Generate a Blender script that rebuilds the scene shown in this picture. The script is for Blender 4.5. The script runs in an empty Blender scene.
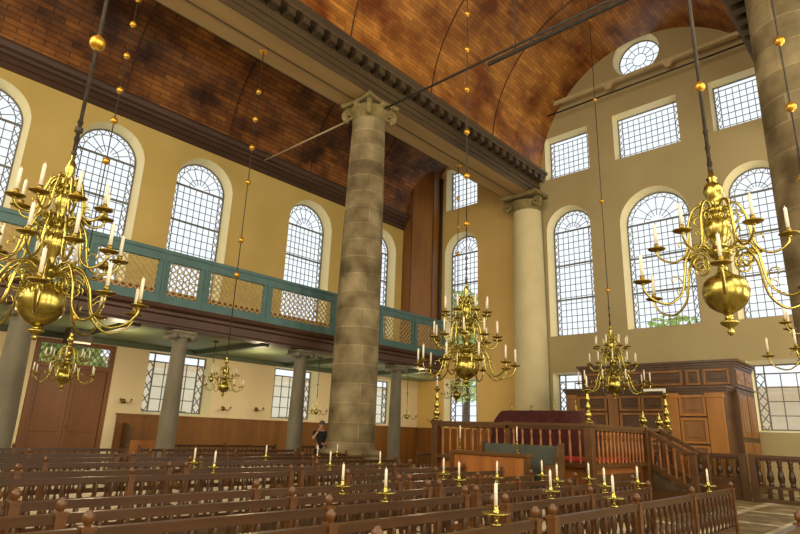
import bpy, bmesh, math, random
from mathutils import Vector, Matrix
random.seed(7)
S = bpy.context.scene
COL = S.collection
PI = math.pi

# ------------------------------------------------------------------ helpers
class MB:
    def __init__(s):
        s.v = []; s.f = []; s.uv = []; s.sm = []
    def add(s, vs, fs, uvs=None, smooth=False):
        b = len(s.v)
        s.v += [tuple(p) for p in vs]
        s.uv += (uvs if uvs else [(0.0, 0.0)] * len(vs))
        for f in fs:
            s.f.append([b + i for i in f]); s.sm.append(smooth)
        return s
    def box(s, x0, x1, y0, y1, z0, z1, taper=0):
        t = taper
        vs = [(x0, y0, z0), (x1, y0, z0), (x1, y1, z0), (x0, y1, z0),
              (x0 + t, y0 + t, z1), (x1 - t, y0 + t, z1), (x1 - t, y1 - t, z1), (x0 + t, y1 - t, z1)]
        return s.add(vs, [(0, 3, 2, 1), (4, 5, 6, 7), (0, 1, 5, 4), (1, 2, 6, 5), (2, 3, 7, 6), (3, 0, 4, 7)])
    def bar(s, a, b, w, h=None, up=(0, 0, 1)):
        a = Vector(a); b = Vector(b); h = h or w
        d = (b - a).normalized(); u = Vector(up)
        if abs(d.dot(u)) > .98: u = Vector((1, 0, 0))
        r = d.cross(u).normalized() * w / 2; q = r.cross(d).normalized() * h / 2
        vs = [a - r - q, a + r - q, a + r + q, a - r + q, b - r - q, b + r - q, b + r + q, b - r + q]
        return s.add(vs, [(0, 1, 2, 3), (7, 6, 5, 4), (0, 4, 5, 1), (1, 5, 6, 2), (2, 6, 7, 3), (3, 7, 4, 0)])
    def tube(s, pts, r, n=8, cap=True):
        pts = [Vector(p) for p in pts]; m = len(pts)
        rs = r if isinstance(r, (list, tuple)) else [r] * m
        vs = []; fs = []; prev = None
        for i, p in enumerate(pts):
            d = (pts[min(i + 1, m - 1)] - pts[max(i - 1, 0)])
            d = d.normalized() if d.length > 1e-9 else Vector((0, 0, 1))
            if prev is None:
                u = Vector((0, 0, 1)) if abs(d.z) < .9 else Vector((1, 0, 0))
                prev = d.cross(u).normalized()
            prev = (prev - d * prev.dot(d)).normalized(); q = d.cross(prev)
            for k in range(n):
                a = 2 * PI * k / n
                vs.append(p + (prev * math.cos(a) + q * math.sin(a)) * rs[i])
        for i in range(m - 1):
            for k in range(n):
                k2 = (k + 1) % n
                fs.append((i * n + k, i * n + k2, (i + 1) * n + k2, (i + 1) * n + k))
        if cap:
            fs.append(tuple(range(n - 1, -1, -1))); fs.append(tuple((m - 1) * n + k for k in range(n)))
        return s.add(vs, fs, None, True)
    def lathe(s, prof, c=(0, 0, 0), n=16, smooth=True, a0=0, a1=2 * PI, squash=1):
        vs = []; uv = []; fs = []; m = len(prof); L = 0; W = max(p[0] for p in prof)
        for i, (r, z) in enumerate(prof):
            for k in range(n + 1):
                a = a0 + (a1 - a0) * k / n
                vs.append((c[0] + r * math.cos(a), c[1] + r * math.sin(a) * squash, c[2] + z))
                uv.append((W * a, c[2] + z))
        for i in range(m - 1):
            for k in range(n):
                fs.append((i * (n + 1) + k, i * (n + 1) + k + 1, (i + 1) * (n + 1) + k + 1, (i + 1) * (n + 1) + k))
        s.add(vs, fs, uv, smooth)
        return s
    def prism(s, poly, fn, w0, w1):
        """2D outline extruded; fn(u, v, w) gives the world point"""
        n = len(poly)
        vs = [fn(u, v, w0) for u, v in poly] + [fn(u, v, w1) for u, v in poly]
        fs = [tuple(range(n)), tuple(range(2 * n - 1, n - 1, -1))]
        for i in range(n):
            j = (i + 1) % n; fs.append((i, i + n, j + n, j))
        return s.add(vs, fs)
    def mesh(s, name):
        me = bpy.data.meshes.new(name)
        me.from_pydata(s.v, [], s.f)
        ul = me.uv_layers.new(name='UVMap')
        uvs = s.uv
        for lp in me.loops:
            ul.data[lp.index].uv = uvs[lp.vertex_index]
        for i, p in enumerate(me.polygons): p.use_smooth = s.sm[i]
        bm = bmesh.new(); bm.from_mesh(me)
        bmesh.ops.recalc_face_normals(bm, faces=bm.faces); bm.to_mesh(me); bm.free()
        return me
    def build(s, name, mat, parent=None, loc=None, bevel=0):
        o = bpy.data.objects.new(name, s.mesh(name)); COL.objects.link(o)
        o.data.materials.append(mat)
        if parent: o.parent = parent
        if loc: o.location = loc
        if bevel:
            b = o.modifiers.new('bevel', 'BEVEL'); b.width = bevel; b.segments = 2; b.limit_method = 'ANGLE'
        return o

def inst(name, mesh, mat, parent=None, loc=(0, 0, 0), rz=0, scale=None):
    o = bpy.data.objects.new(name, mesh); COL.objects.link(o)
    if mat and not mesh.materials: mesh.materials.append(mat)
    if parent: o.parent = parent
    o.location = loc; o.rotation_euler = (0, 0, rz)
    if scale: o.scale = scale
    return o
def tag(o, label, cat, group=None, kind=None):
    o['label'] = label; o['category'] = cat
    if group: o['group'] = group
    if kind: o['kind'] = kind
    return o
def thing(name, label, cat, loc=(0, 0, 0), rz=0, group=None):
    o = bpy.data.objects.new(name, None); COL.objects.link(o)
    o.location = loc; o.rotation_euler = (0, 0, rz); o.empty_display_size = .1
    return tag(o, label, cat, group)
def struct(o):
    o['kind'] = 'structure'; return o
def copy_tree(o, parent=None):
    c = o.copy(); COL.objects.link(c); c.parent = parent
    for ch in list(o.children): copy_tree(ch, c)
    return c
def catmull(P, k=5):
    P = [Vector(p) for p in P]; out = []
    for i in range(len(P) - 1):
        a = P[max(i - 1, 0)]; b = P[i]; c = P[i + 1]; d = P[min(i + 2, len(P) - 1)]
        for j in range(k):
            t = j / k
            out.append(.5 * ((2 * b) + (c - a) * t + (2 * a - 5 * b + 4 * c - d) * t * t + (3 * b - a - 3 * c + d) * t ** 3))
    out.append(P[-1]); return out

# ------------------------------------------------------------------ materials
def srgb(h):
    h = h.lstrip('#'); c = [int(h[i:i + 2], 16) / 255 for i in (0, 2, 4)]
    return tuple(x / 12.92 if x <= .04045 else ((x + .055) / 1.055) ** 2.4 for x in c) + (1,)
def newmat(name):
    m = bpy.data.materials.new(name); m.use_nodes = True
    nt = m.node_tree; b = nt.nodes['Principled BSDF']
    return m, nt, b
def ramp(nt, fac, stops):
    r = nt.nodes.new('ShaderNodeValToRGB'); e = r.color_ramp.elements
    while len(e) < len(stops): e.new(.5)
    for x, (p, c) in zip(e, stops): x.position = p; x.color = c
    nt.links.new(fac, r.inputs[0]); return r.outputs[0]
def noise_mat(name, c1, c2, scale=4, rough=.6, metal=0, stretch=(1, 1, 1), bump=0, detail=5, p=(.35, .65), spec=None):
    m, nt, b = newmat(name)
    tc = nt.nodes.new('ShaderNodeTexCoord'); mp = nt.nodes.new('ShaderNodeMapping')
    mp.inputs['Scale'].default_value = stretch
    n = nt.nodes.new('ShaderNodeTexNoise'); n.inputs['Scale'].default_value = scale; n.inputs['Detail'].default_value = detail
    nt.links.new(tc.outputs['Object'], mp.inputs[0]); nt.links.new(mp.outputs[0], n.inputs['Vector'])
    nt.links.new(ramp(nt, n.outputs['Fac'], [(p[0], srgb(c1)), (p[1], srgb(c2))]), b.inputs['Base Color'])
    b.inputs['Roughness'].default_value = rough; b.inputs['Metallic'].default_value = metal
    if spec is not None: b.inputs['Specular IOR Level'].default_value = spec
    if bump:
        bp = nt.nodes.new('ShaderNodeBump'); bp.inputs['Strength'].default_value = bump; bp.inputs['Distance'].default_value = .02
        nt.links.new(n.outputs['Fac'], bp.inputs['Height']); nt.links.new(bp.outputs[0], b.inputs['Normal'])
    return m
def brick_mat(name, c1, c2, mortar, w, h, ms=.01, rough=.6, stain=None, uv=True, bump=.3, scale=1, nscale=.8, offset=.5, stainp=(.45, .7), rot=0, bias=0):
    m, nt, b = newmat(name)
    tc = nt.nodes.new('ShaderNodeTexCoord'); mp = nt.nodes.new('ShaderNodeMapping'); mp.inputs['Rotation'].default_value = (0, 0, rot)
    nt.links.new(tc.outputs['UV' if uv else 'Object'], mp.inputs[0])
    br = nt.nodes.new('ShaderNodeTexBrick'); nt.links.new(mp.outputs[0], br.inputs['Vector'])
    br.inputs['Scale'].default_value = scale; br.inputs['Brick Width'].default_value = w; br.inputs['Row Height'].default_value = h
    br.inputs['Mortar Size'].default_value = ms; br.inputs['Color1'].default_value = srgb(c1); br.inputs['Color2'].default_value = srgb(c2)
    br.inputs['Mortar'].default_value = srgb(mortar); br.inputs['Bias'].default_value = bias; br.offset = offset
    br.inputs['Mortar Smooth'].default_value = .3
    col = br.outputs['Color']
    n = nt.nodes.new('ShaderNodeTexNoise'); n.inputs['Scale'].default_value = nscale; n.inputs['Detail'].default_value = 6
    nt.links.new(tc.outputs['Object'], n.inputs['Vector'])
    if stain:
        mx = nt.nodes.new('ShaderNodeMix'); mx.data_type = 'RGBA'; mx.blend_type = 'MULTIPLY'
        mx.inputs['Factor'].default_value = 1
        nt.links.new(col, mx.inputs['A']); nt.links.new(ramp(nt, n.outputs['Fac'], [(stainp[0], srgb(stain)), (stainp[1], (1, 1, 1, 1))]), mx.inputs['B'])
        col = mx.outputs['Result']
    nt.links.new(col, b.inputs['Base Color']); b.inputs['Roughness'].default_value = rough
    if bump:
        bp = nt.nodes.new('ShaderNodeBump'); bp.inputs['Strength'].default_value = bump; bp.inputs['Distance'].default_value = .02; bp.invert = True
        nt.links.new(br.outputs['Fac'], bp.inputs['Height']); nt.links.new(bp.outputs[0], b.inputs['Normal'])
    return m

M = {}
M['plaster_side'] = noise_mat('plaster_lit_yellow', '#c2a65c', '#ccb068', .5, .85)  # one paint on all walls; the yellow here carries the warm light
M['plaster_end'] = noise_mat('plaster_dim_grey_cream', '#a8986c', '#b0a074', .4, .85)  # same paint as the left wall, greyed and darkened for its cooler light
M['plaster_aisle'] = noise_mat('plaster_lit_cream', '#d0ae66', '#d8b872', .4, .85)  # same paint again, tone shifted for the light in the aisle
M['plaster_low'] = noise_mat('plaster_lit_pale_pink', '#e0cca2', '#e6d4ae', .4, .85)  # same paint, with the paler look of the light under the gallery coloured in
M['reveal'] = noise_mat('window_reveal_cream', '#efe2b0', '#f3e8bc', 1, .8)
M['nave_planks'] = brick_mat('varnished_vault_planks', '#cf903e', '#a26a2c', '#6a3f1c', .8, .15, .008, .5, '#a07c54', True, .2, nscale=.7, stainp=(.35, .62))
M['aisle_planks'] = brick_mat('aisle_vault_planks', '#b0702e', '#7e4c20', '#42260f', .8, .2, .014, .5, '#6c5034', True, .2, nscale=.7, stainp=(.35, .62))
M['dark_beam'] = noise_mat('dark_umber_beam', '#443624', '#56462e', 2, .55, stretch=(.15, 1, 1))
M['soffit'] = noise_mat('weathered_soffit_wood', '#94784a', '#a48656', 1.5, .6, stretch=(.15, 1, 1))
M['wall_cornice'] = noise_mat('brown_wall_cornice', '#3e2818', '#4c3220', 2, .55, stretch=(.15, 1, 1))
M['stone'] = brick_mat('sandstone_courses', '#998a66', '#807250', '#a69874', 2.1, .58, .014, .85, '#8c8064', True, .5, nscale=1.3, stainp=(.3, .65))
M['stone_cap'] = noise_mat('carved_sandstone', '#71643c', '#8e7e50', 6, .85, bump=.3)
M['painted_stone'] = noise_mat('cream_painted_column', '#cdbf90', '#d6c99c', 1, .8)
M['pillar'] = noise_mat('grey_stone_pillar', '#6c6654', '#7c7662', 3, .8, stretch=(1, 1, .4))
M['teal'] = noise_mat('teal_painted_wood', '#436462', '#4d6e6c', 3, .5)
M['gallery_brown'] = noise_mat('maroon_brown_gallery_wood', '#482f22', '#55392a', 3, .5, stretch=(.2, 1, 1))
M['green_ceiling'] = noise_mat('green_painted_boards', '#6a7856', '#768462', 2, .6, stretch=(1, .2, 1))
M['green_beam'] = noise_mat('dark_green_beam', '#46503a', '#525c44', 2, .6)
M['lattice'] = noise_mat('ochre_lattice', '#a08e5a', '#b29e66', 4, .55)
M['orange_wood'] = noise_mat('orange_varnished_wood', '#a8692a', '#945820', 3, .42, stretch=(1, 1, .12), bump=.05)
M['door'] = noise_mat('dark_orange_door_wood', '#7c4c1e', '#6a4018', 3, .5, stretch=(1, 1, .12))
M['dado_wood'] = noise_mat('dado_wood', '#88581f', '#784c1a', 3, .5, stretch=(1, 1, .12))
M['bench'] = noise_mat('polished_bench_wood', '#3a2410', '#4e3218', 6, .32, stretch=(.15, 1, 1))
M['bench_red'] = noise_mat('red_brown_bench_wood', '#553416', '#6c441e', 6, .36, stretch=(1, 1, .2))
M['seat'] = noise_mat('worn_pale_seat_wood', '#dccba4', '#e8d8b4', 5, .5, stretch=(.2, 1, 1))
M['bench_panel'] = noise_mat('dark_bench_panel', '#4c3a26', '#5c482e', 3, .5)
M['ark'] = noise_mat('jacaranda_wood', '#7e5324', '#966630', 2.5, .4, stretch=(1, 1, .15))
M['ark_dark'] = noise_mat('dark_jacaranda_wood', '#4c3218', '#5e4020', 2.5, .4, stretch=(.15, 1, 1))
M['ark_orange'] = noise_mat('honey_jacaranda_wood', '#9e6826', '#b27830', 2.5, .42, stretch=(1, 1, .1))
M['tebah'] = noise_mat('tebah_wood', '#503316', '#64421e', 3, .33, stretch=(1, .2, 1))
M['tebah_bal'] = noise_mat('orange_baluster_wood', '#945a28', '#aa6c32', 4, .35, stretch=(1, 1, .2))
M['brass'] = noise_mat('polished_brass', '#a89a4c', '#bfb060', 8, .27, 1, bump=.04)
M['brass_dark'] = noise_mat('aged_brass', '#86702e', '#a08a40', 8, .35, 1)
M['gilt'] = noise_mat('gilded_ball', '#d09a30', '#e2b048', 10, .35, .8)
M['iron'] = noise_mat('dark_iron', '#3a342c', '#4a4238', 8, .6, .4)
M['rod_beige'] = noise_mat('beige_painted_beam', '#b8a67a', '#c4b288', 3, .7)
M['candle'] = noise_mat('ivory_wax', '#efe6cc', '#f4eeda', 5, .5)
M['velvet'] = noise_mat('dark_red_velvet', '#3c1413', '#4e1e1a', 9, .9, bump=.2)
M['red'] = noise_mat('red_cushion', '#a82822', '#b8322a', 6, .85)
M['green_pad'] = noise_mat('dark_green_leather', '#464a40', '#54584c', 5, .9)
M['lead'] = noise_mat('lead_cames', '#66645c', '#747268', 8, .6)
M['leaf'] = noise_mat('green_leaves', '#b4cc78', '#d0e49a', 3, .8)
M['facade'] = noise_mat('pale_facade', '#f6ecd8', '#faf4e4', 1, .9)
M['facade2'] = noise_mat('rose_brick_facade', '#f2dcbc', '#f6e6cc', 1, .9)
M['skin'] = noise_mat('skin', '#c99a7c', '#d2a688', 6, .6)
M['black'] = noise_mat('black_cloth', '#1c1b1e', '#26252a', 8, .85)
M['hair'] = noise_mat('grey_hair', '#5a4a3c', '#6b5a4a', 20, .8)
M['white'] = noise_mat('white_paint', '#e8e6dc', '#f0eee6', 3, .5)
# floor: dark worn stone slabs with pale joints
M['floor'] = brick_mat('floor_slabs', '#9c8a62', '#aa986e', '#f8f0dc', 2.5, 1.3, .12, .6, '#b0a888', False, .1, nscale=2, offset=.35)
def glass_mat():
    m = bpy.data.materials.new('window_glass'); m.use_nodes = True; nt = m.node_tree
    nt.nodes.clear(); o = nt.nodes.new('ShaderNodeOutputMaterial'); t = nt.nodes.new('ShaderNodeBsdfTransparent')
    g = nt.nodes.new('ShaderNodeBsdfGlossy'); g.inputs['Roughness'].default_value = .05
    t.inputs['Color'].default_value = (.93, .96, .97, 1)
    x = nt.nodes.new('ShaderNodeMixShader'); x.inputs[0].default_value = .04
    nt.links.new(t.outputs[0], x.inputs[1]); nt.links.new(g.outputs[0], x.inputs[2]); nt.links.new(x.outputs[0], o.inputs[0])
    return m
M['glass'] = glass_mat()

# ------------------------------------------------------------------ dimensions
D = 23.6; W = 20.53; XW = -8.0; YR = -5.4; WT = .55; SPL = .12
AX = 7.6                                   # nave axis
def mapL(u, v, w): return (u, W + w, v)    # left wall, u = X
def mapE(u, v, w): return (D + w, u, v)    # end wall, u = Y
def mapR(u, v, w): return (u, YR - w, v)   # right wall

def o_arch(u0, u1, v0, vt, n=20):
    r = (u1 - u0) / 2; c = (u0 + u1) / 2; s = vt - r
    return [(u0, v0), (u1, v0)] + [(c + r * math.cos(PI * i / n), s + r * math.sin(PI * i / n)) for i in range(n + 1)]
def o_rect(u0, u1, v0, v1): return [(u0, v0), (u1, v0), (u1, v1), (u0, v1)]
def o_circ(c, z, r, n=32): return [(c + r * math.cos(2 * PI * i / n), z + r * math.sin(2 * PI * i / n)) for i in range(n)]
def outline(w, e=0):
    k = w[0]
    if e and k != 'arch': e = {'circ': .12, 'rect': .06}[k] if w[2] > 12 or (k == 'rect' and w[3] > 12) else .14
    if k == 'arch': return o_arch(w[1] - e, w[2] + e, w[3] - e * .6, w[4] + e)
    if k == 'rect': return o_rect(w[1] - e, w[2] + e, w[3] - e * .6, w[4] + e)
    return o_circ(w[1], w[2], w[3] + e)

def holed_wall(name, outer, holes, fn, mat, t=WT):
    cu = bpy.data.curves.new('tmp', 'CURVE'); cu.dimensions = '2D'; cu.fill_mode = 'BOTH'; cu.extrude = t / 2
    for P in [outer] + holes:
        sp = cu.splines.new('POLY'); sp.points.add(len(P) - 1); sp.use_cyclic_u = True
        for q, (u, v) in zip(sp.points, P): q.co = (u, v, 0, 1)
    o = bpy.data.objects.new('tmp', cu); COL.objects.link(o)
    dg = bpy.context.evaluated_depsgraph_get(); me = bpy.data.meshes.new_from_object(o.evaluated_get(dg))
    bpy.data.objects.remove(o); me.name = name
    for v in me.vertices: v.co = Vector(fn(v.co.x, v.co.y, v.co.z + t / 2))
    bm = bmesh.new(); bm.from_mesh(me); bmesh.ops.recalc_face_normals(bm, faces=bm.faces); bm.to_mesh(me); bm.free()
    me.materials.clear(); me.materials.append(mat)
    w = bpy.data.objects.new(name, me); COL.objects.link(w); return struct(w)

wn = [0]
def make_window(w, fn, kind='upper', sash='fine'):
    wn[0] += 1
    root = MB()
    a = outline(w, SPL); b = outline(w, 0); n = len(a)
    # splayed cream reveal
    root.add([fn(u, v, -.01) for u, v in a] + [fn(u, v, WT) for u, v in b], [(i, (i + 1) % n, (i + 1) % n + n, i + n) for i in range(n)])
    r = root.build('window_%d' % wn[0], M['reveal']); struct(r)
    g = MB(); g.add([fn(u, v, WT - .02) for u, v in b], [tuple(range(n))]); g.build('pane', M['glass'], r)
    L = MB(); H = MB(); d = WT - .05
    def seg(m, u0, v0, u1, v1, th): m.bar(fn(u0, v0, d), fn(u1, v1, d), th, th, (0, 0, 1))
    def inside(u, v):
        if w[0] == 'circ': return (u - w[1]) ** 2 + (v - w[2]) ** 2 <= w[3] ** 2
        if not (w[1] <= u <= w[2] and w[3] <= v <= w[4]): return False
        if w[0] == 'arch':
            R = (w[2] - w[1]) / 2; s = w[4] - R
            if v > s: return (u - (w[1] + R)) ** 2 + (v - s) ** 2 <= R * R
        return True
    tl = .023 if kind == 'upper' else .03; th = .065
    if w[0] == 'circ':
        cu, cv, R = w[1:4]
        for q in (.33, .68): 
            P = o_circ(cu, cv, R * q, 24)
            for i in range(24): seg(L, *P[i], *P[(i + 1) % 24], tl)
        for i in range(12):
            a_ = PI * i / 6; seg(L, cu + R * .33 * math.cos(a_), cv + R * .33 * math.sin(a_), cu + R * math.cos(a_), cv + R * math.sin(a_), tl)
        P = o_circ(cu, cv, R, 32)
        for i in range(32): seg(H, *P[i], *P[(i + 1) % 32], .05)
    else:
        u0, u1, v0, v1 = w[1:5]; bd = .2 if kind == 'upper' else .3
        s = v1 - (u1 - u0) / 2 if w[0] == 'arch' else v1
        R = (u1 - u0) / 2; cu = (u0 + u1) / 2
        # frame
        for i in range(n): seg(H, *b[i], *b[(i + 1) % n], .06)
        # border lines
        seg(L, u0 + bd, v0, u0 + bd, s, tl * 1.3); seg(L, u1 - bd, v0, u1 - bd, s, tl * 1.3)
        top = s if w[0] == 'arch' else v1 - bd
        if w[0] != 'arch': seg(L, u0, top, u1, top, tl * 1.3)
        # inner grid
        nc = max(3, round((u1 - u0 - 2 * bd) / (.25 if kind == 'upper' else .45)))
        cs = (u1 - u0 - 2 * bd) / nc
        for i in range(1, nc): seg(L, u0 + bd + i * cs, v0, u0 + bd + i * cs, top, tl)
        rs = cs * 1.15 if kind == 'upper' else .48
        nr = max(2, round((top - v0) / rs)); rs = (top - v0) / nr
        for j in range(1, nr): seg(L, u0 + bd, v0 + j * rs, u1 - bd, v0 + j * rs, tl)
        # border zigzag / diamonds
        nz = max(2, round((top - v0) / (.34 if kind == 'upper' else .42))); zs = (top - v0) / nz
        for sd in (0, 1):
            a_ = u0 if sd == 0 else u1 - bd
            for j in range(nz):
                z = v0 + j * zs
                seg(L, a_ + bd / 2, z, a_, z + zs / 2, tl); seg(L, a_ + bd / 2, z, a_ + bd, z + zs / 2, tl)
                seg(L, a_, z + zs / 2, a_ + bd / 2, z + zs, tl); seg(L, a_ + bd, z + zs / 2, a_ + bd / 2, z + zs, tl)
        if w[0] == 'arch':
            for q in (R - bd, (R - bd) * .5):
                for i in range(16):
                    a1 = PI * i / 16; a2 = PI * (i + 1) / 16
                    seg(L, cu + q * math.cos(a1), s + q * math.sin(a1), cu + q * math.cos(a2), s + q * math.sin(a2), tl)
            for i in range(1, 8):
                a_ = PI * i / 8
                seg(L, cu + .25 * (R - bd) * math.cos(a_), s + .25 * (R - bd) * math.sin(a_), cu + (R - bd) * math.cos(a_), s + (R - bd) * math.sin(a_), tl)
            for i in range(10):
                a1 = PI * i / 10; a2 = PI * (i + .5) / 10; a3 = PI * (i + 1) / 10; q = R - bd
                seg(L, cu + q * math.cos(a1), s + q * math.sin(a1), cu + R * math.cos(a2), s + R * math.sin(a2), tl)
                seg(L, cu + R * math.cos(a2), s + R * math.sin(a2), cu + q * math.cos(a3), s + q * math.sin(a3), tl)
            k = 3 if (s - v0) > 3 else 2
            for j in range(1, k + 1):
                z = v0 + (s - v0) * j / k; seg(H, u0, z, u1, z, th)
        elif kind != 'upper':
            for x in (u0 + bd, u1 - bd): seg(H, x, v0, x, v1, .045)
            seg(H, u0, v1 - bd, u1, v1 - bd, .045)
    L.build('leading', M['lead'], r); H.build('saddle_bars', M['lead'], r)
    return r

# ------------------------------------------------------------------ windows data
LW = [('arch', a_, b_, 6.25, 11.87) for a_, b_ in ((-3.2, -1.2), (1.7, 3.72), (5.42, 7.5), (9.05, 11.25), (14.45, 16.75), (19.3, 21.35))]
LL = [('rect', 9.08, 11.4, 1.92, 4.0), ('rect', 14.4, 16.65, 1.92, 4.0), ('rect', 19.4, 21.7, 1.92, 4.0)]
EW = [('arch', 10.53, 12.47, 6.02, 11.98), ('arch', 6.36, 8.94, 6.02, 11.88), ('arch', 2.92, 4.86, 6.02, 11.9),
      ('arch', 16.74, 18.68, 6.02, 11.99), ('rect', 10.33, 12.47, 13.72, 15.85), ('rect', 6.32, 9.0, 13.74, 15.9),
      ('rect', 2.8, 4.92, 13.74, 15.9), ('rect', 16.7, 18.7, 13.6, 16.0), ('circ', 7.76, 18.68, .94)]
EL = [('rect', 10.6, 12.5, 2.0, 4.25), ('rect', 2.3, 4.8, 2.05, 4.3), ('rect', 16.74, 18.68, 1.95, 4.2)]
door_hole = [(5.35, 0), (7.78, 0), (7.78, 4.0), (5.35, 4.0)]
BOT = -.05
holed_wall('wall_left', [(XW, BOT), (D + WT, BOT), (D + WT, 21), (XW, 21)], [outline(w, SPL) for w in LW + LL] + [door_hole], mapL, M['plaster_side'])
# end wall: nave part and side aisle part (one paint, toned apart for how each is lit)
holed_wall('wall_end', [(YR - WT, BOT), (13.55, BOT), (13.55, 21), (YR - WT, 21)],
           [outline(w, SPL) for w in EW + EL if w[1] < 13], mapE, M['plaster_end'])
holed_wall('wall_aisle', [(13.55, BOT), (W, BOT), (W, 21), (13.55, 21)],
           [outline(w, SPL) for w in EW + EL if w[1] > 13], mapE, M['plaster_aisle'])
for w in LW: make_window(w, mapL)
for w in LL: make_window(w, mapL, 'low')
for w in EW: make_window(w, mapE)
for w in EL: make_window(w, mapE, 'low')
# right and rear walls (behind the viewer), with their own tall windows
RWIN = [('arch', c - 1, c + 1, 6.2, 11.8) for c in (-5, 0, 5.2, 10.4, 15.6, 20.4)] + [('rect', c - 1.1, c + 1.1, 1.9, 4.1) for c in (-5, 0, 5.2, 10.4, 15.6, 20.4)]
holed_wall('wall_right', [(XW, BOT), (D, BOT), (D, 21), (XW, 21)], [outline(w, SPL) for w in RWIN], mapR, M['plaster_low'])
def mapW(u, v, w): return (XW - w, u, v)
WWIN = [('arch', c - 1, c + 1, 6.2, 11.8) for c in (-2, 3.9, 17.5)] + [('arch', 6.3, 8.9, 6.2, 11.8)] + [('arch', 10.4, 12.4, 6.2, 11.8)] + [('rect', 6.3, 8.9, 13.9, 15.9), ('rect', 10.4, 12.4, 13.9, 15.9), ('rect', 2.9, 4.9, 13.9, 15.9)]
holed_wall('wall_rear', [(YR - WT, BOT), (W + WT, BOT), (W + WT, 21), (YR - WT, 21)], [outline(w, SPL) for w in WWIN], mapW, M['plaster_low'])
for w in RWIN: make_window(w, mapR, 'upper' if w[0] == 'arch' else 'low')
for w in WWIN: make_window(w, mapW)
fl = MB(); fl.box(XW - WT, D + WT, YR - WT, W + WT, -.3, 0); struct(fl.build('floor', M['floor']))

# lower plaster under the gallery (same wall paint, paler tone for its light), door, dado
low = MB()
def holed_panel(name, outer, holes, fn, mat, t): return holed_wall(name, outer, holes, fn, mat, t)
def mapLi(u, v, w): return (u, W - .012 + w, v)
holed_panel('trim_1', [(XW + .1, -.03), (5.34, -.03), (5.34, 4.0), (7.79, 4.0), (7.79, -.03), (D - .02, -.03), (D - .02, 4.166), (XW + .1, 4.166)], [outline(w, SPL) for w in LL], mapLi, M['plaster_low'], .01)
# dado panelling on the left and end aisle wall
d = MB(); d.box(8.15, D - .05, W - .07, W - .015, 0, 1.78); d.box(8.12, D - .05, W - .1, W - .015, 1.74, 1.8)
for i in range(int((D - 8.2) / .55)): d.box(8.2 + i * .55, 8.22 + i * .55, W - .075, W - .06, .1, 1.74)
struct(d.build('trim_2', M['dado_wood']))
d = MB(); d.box(D - .07, D - .005, 14.0, W - .1, 0, 1.78); d.box(D - .1, D - .005, 14.0, W - .1, 1.74, 1.8)
for i in range(11): d.box(D - .075, D - .06, 14.1 + i * .55, 14.12 + i * .55, .1, 1.74)
struct(d.build('trim_3', M['dado_wood']))
# door
d = MB(); d.box(5.36, 5.5, W - .02, W + .16, 0, 3.99); d.box(7.63, 7.77, W - .02, W + .16, 0, 3.99); d.box(5.5, 7.63, W - .02, W + .16, 3.86, 3.99); d.box(5.5, 7.63, W - .02, W + .16, 3.12, 3.26)
dr = struct(d.build('door_1', M['door']))
for x0, x1 in ((5.5, 6.56), (6.57, 7.63)):
    m = MB(); m.box(x0, x1, W + .04, W + .1, 0.01, 3.12)
    for z0, z1 in ((.15, 1.0), (1.15, 2.95)):
        m.box(x0 + .13, x1 - .13, W + .02, W + .05, z0, z1, 0)
    lf = m.build('door_leaf', M['door'], dr, bevel=.01)
    h = MB(); xh = 6.48 if x0 < 6 else 6.66; h.lathe([(.0, 0), (.02, .01), (.025, .03), (0, .05)], (xh, W - .02, 1.3), 8); h.build('door_handle', M['brass_dark'], lf)
m = MB(); m.add([(5.5, W + .1, 3.26), (7.63, W + .1, 3.26), (7.63, W + .1, 3.86), (5.5, W + .1, 3.86)], [(0, 1, 2, 3)]); m.build('transom_pane', M['glass'], dr)
m = MB(); a0 = 5.5
for i in range(-3, 14):
    for sg in (1, -1):
        x = a0 + i * .18; u0, u1 = x, x + .6 * .8
        z0, z1 = (3.26, 3.86) if sg > 0 else (3.86, 3.26)
        t0 = 0; t1 = 1
        if u0 < 5.5: t0 = (5.5 - u0) / (u1 - u0)
        if u1 > 7.63: t1 = (7.63 - u0) / (u1 - u0)
        if t1 <= t0: continue
        m.bar((u0 + (u1 - u0) * t0, W + .08, z0 + (z1 - z0) * t0), (u0 + (u1 - u0) * t1, W + .08, z0 + (z1 - z0) * t1), .022)
m.build('transom_lattice', M['lead'], dr)

# ------------------------------------------------------------------ vaults
def vault(name, x0, x1, yc, A, B, zc, mat, a0=0, a1=PI, n=40, th=.1):
    m = MB(); nx = 24; vs = []; uv = []; L = 0
    prev = None
    for j in range(n + 1):
        a = a0 + (a1 - a0) * j / n; p = (yc + A * math.cos(a), zc + B * math.sin(a))
        if prev: L += math.hypot(p[0] - prev[0], p[1] - prev[1])
        prev = p
        for i in range(nx + 1):
            x = x0 + (x1 - x0) * i / nx; vs.append((x, p[0], p[1])); uv.append((x, L))
    fs = [(j * (nx + 1) + i, j * (nx + 1) + i + 1, (j + 1) * (nx + 1) + i + 1, (j + 1) * (nx + 1) + i) for j in range(n) for i in range(nx)]
    m.add(vs, fs, uv, True); o = m.build(name, mat); struct(o)
    # board joints covered by slim ribs across the vault
    r = MB()
    k = int((x1 - x0) / 4.3)
    for q in range(1, k + 1):
        x = x1 - q * 4.3; P = []
        for j in range(n + 1):
            a = a0 + (a1 - a0) * j / n; P.append((x, yc + (A - .02) * math.cos(a), zc + (B - .02) * math.sin(a)))
        for i in range(n): r.bar(P[i], P[i + 1], .035, .03)
    r.build('rib', M['wall_cornice'], o)
    return o
vault('ceiling', XW, D, AX, 5.2, 5.6, 13.9, M['nave_planks'], .02, PI - .02)
vault('ceiling', XW, D, 17.2, 2.95, 3.7, 13.12, M['aisle_planks'], .0, PI)
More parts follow.
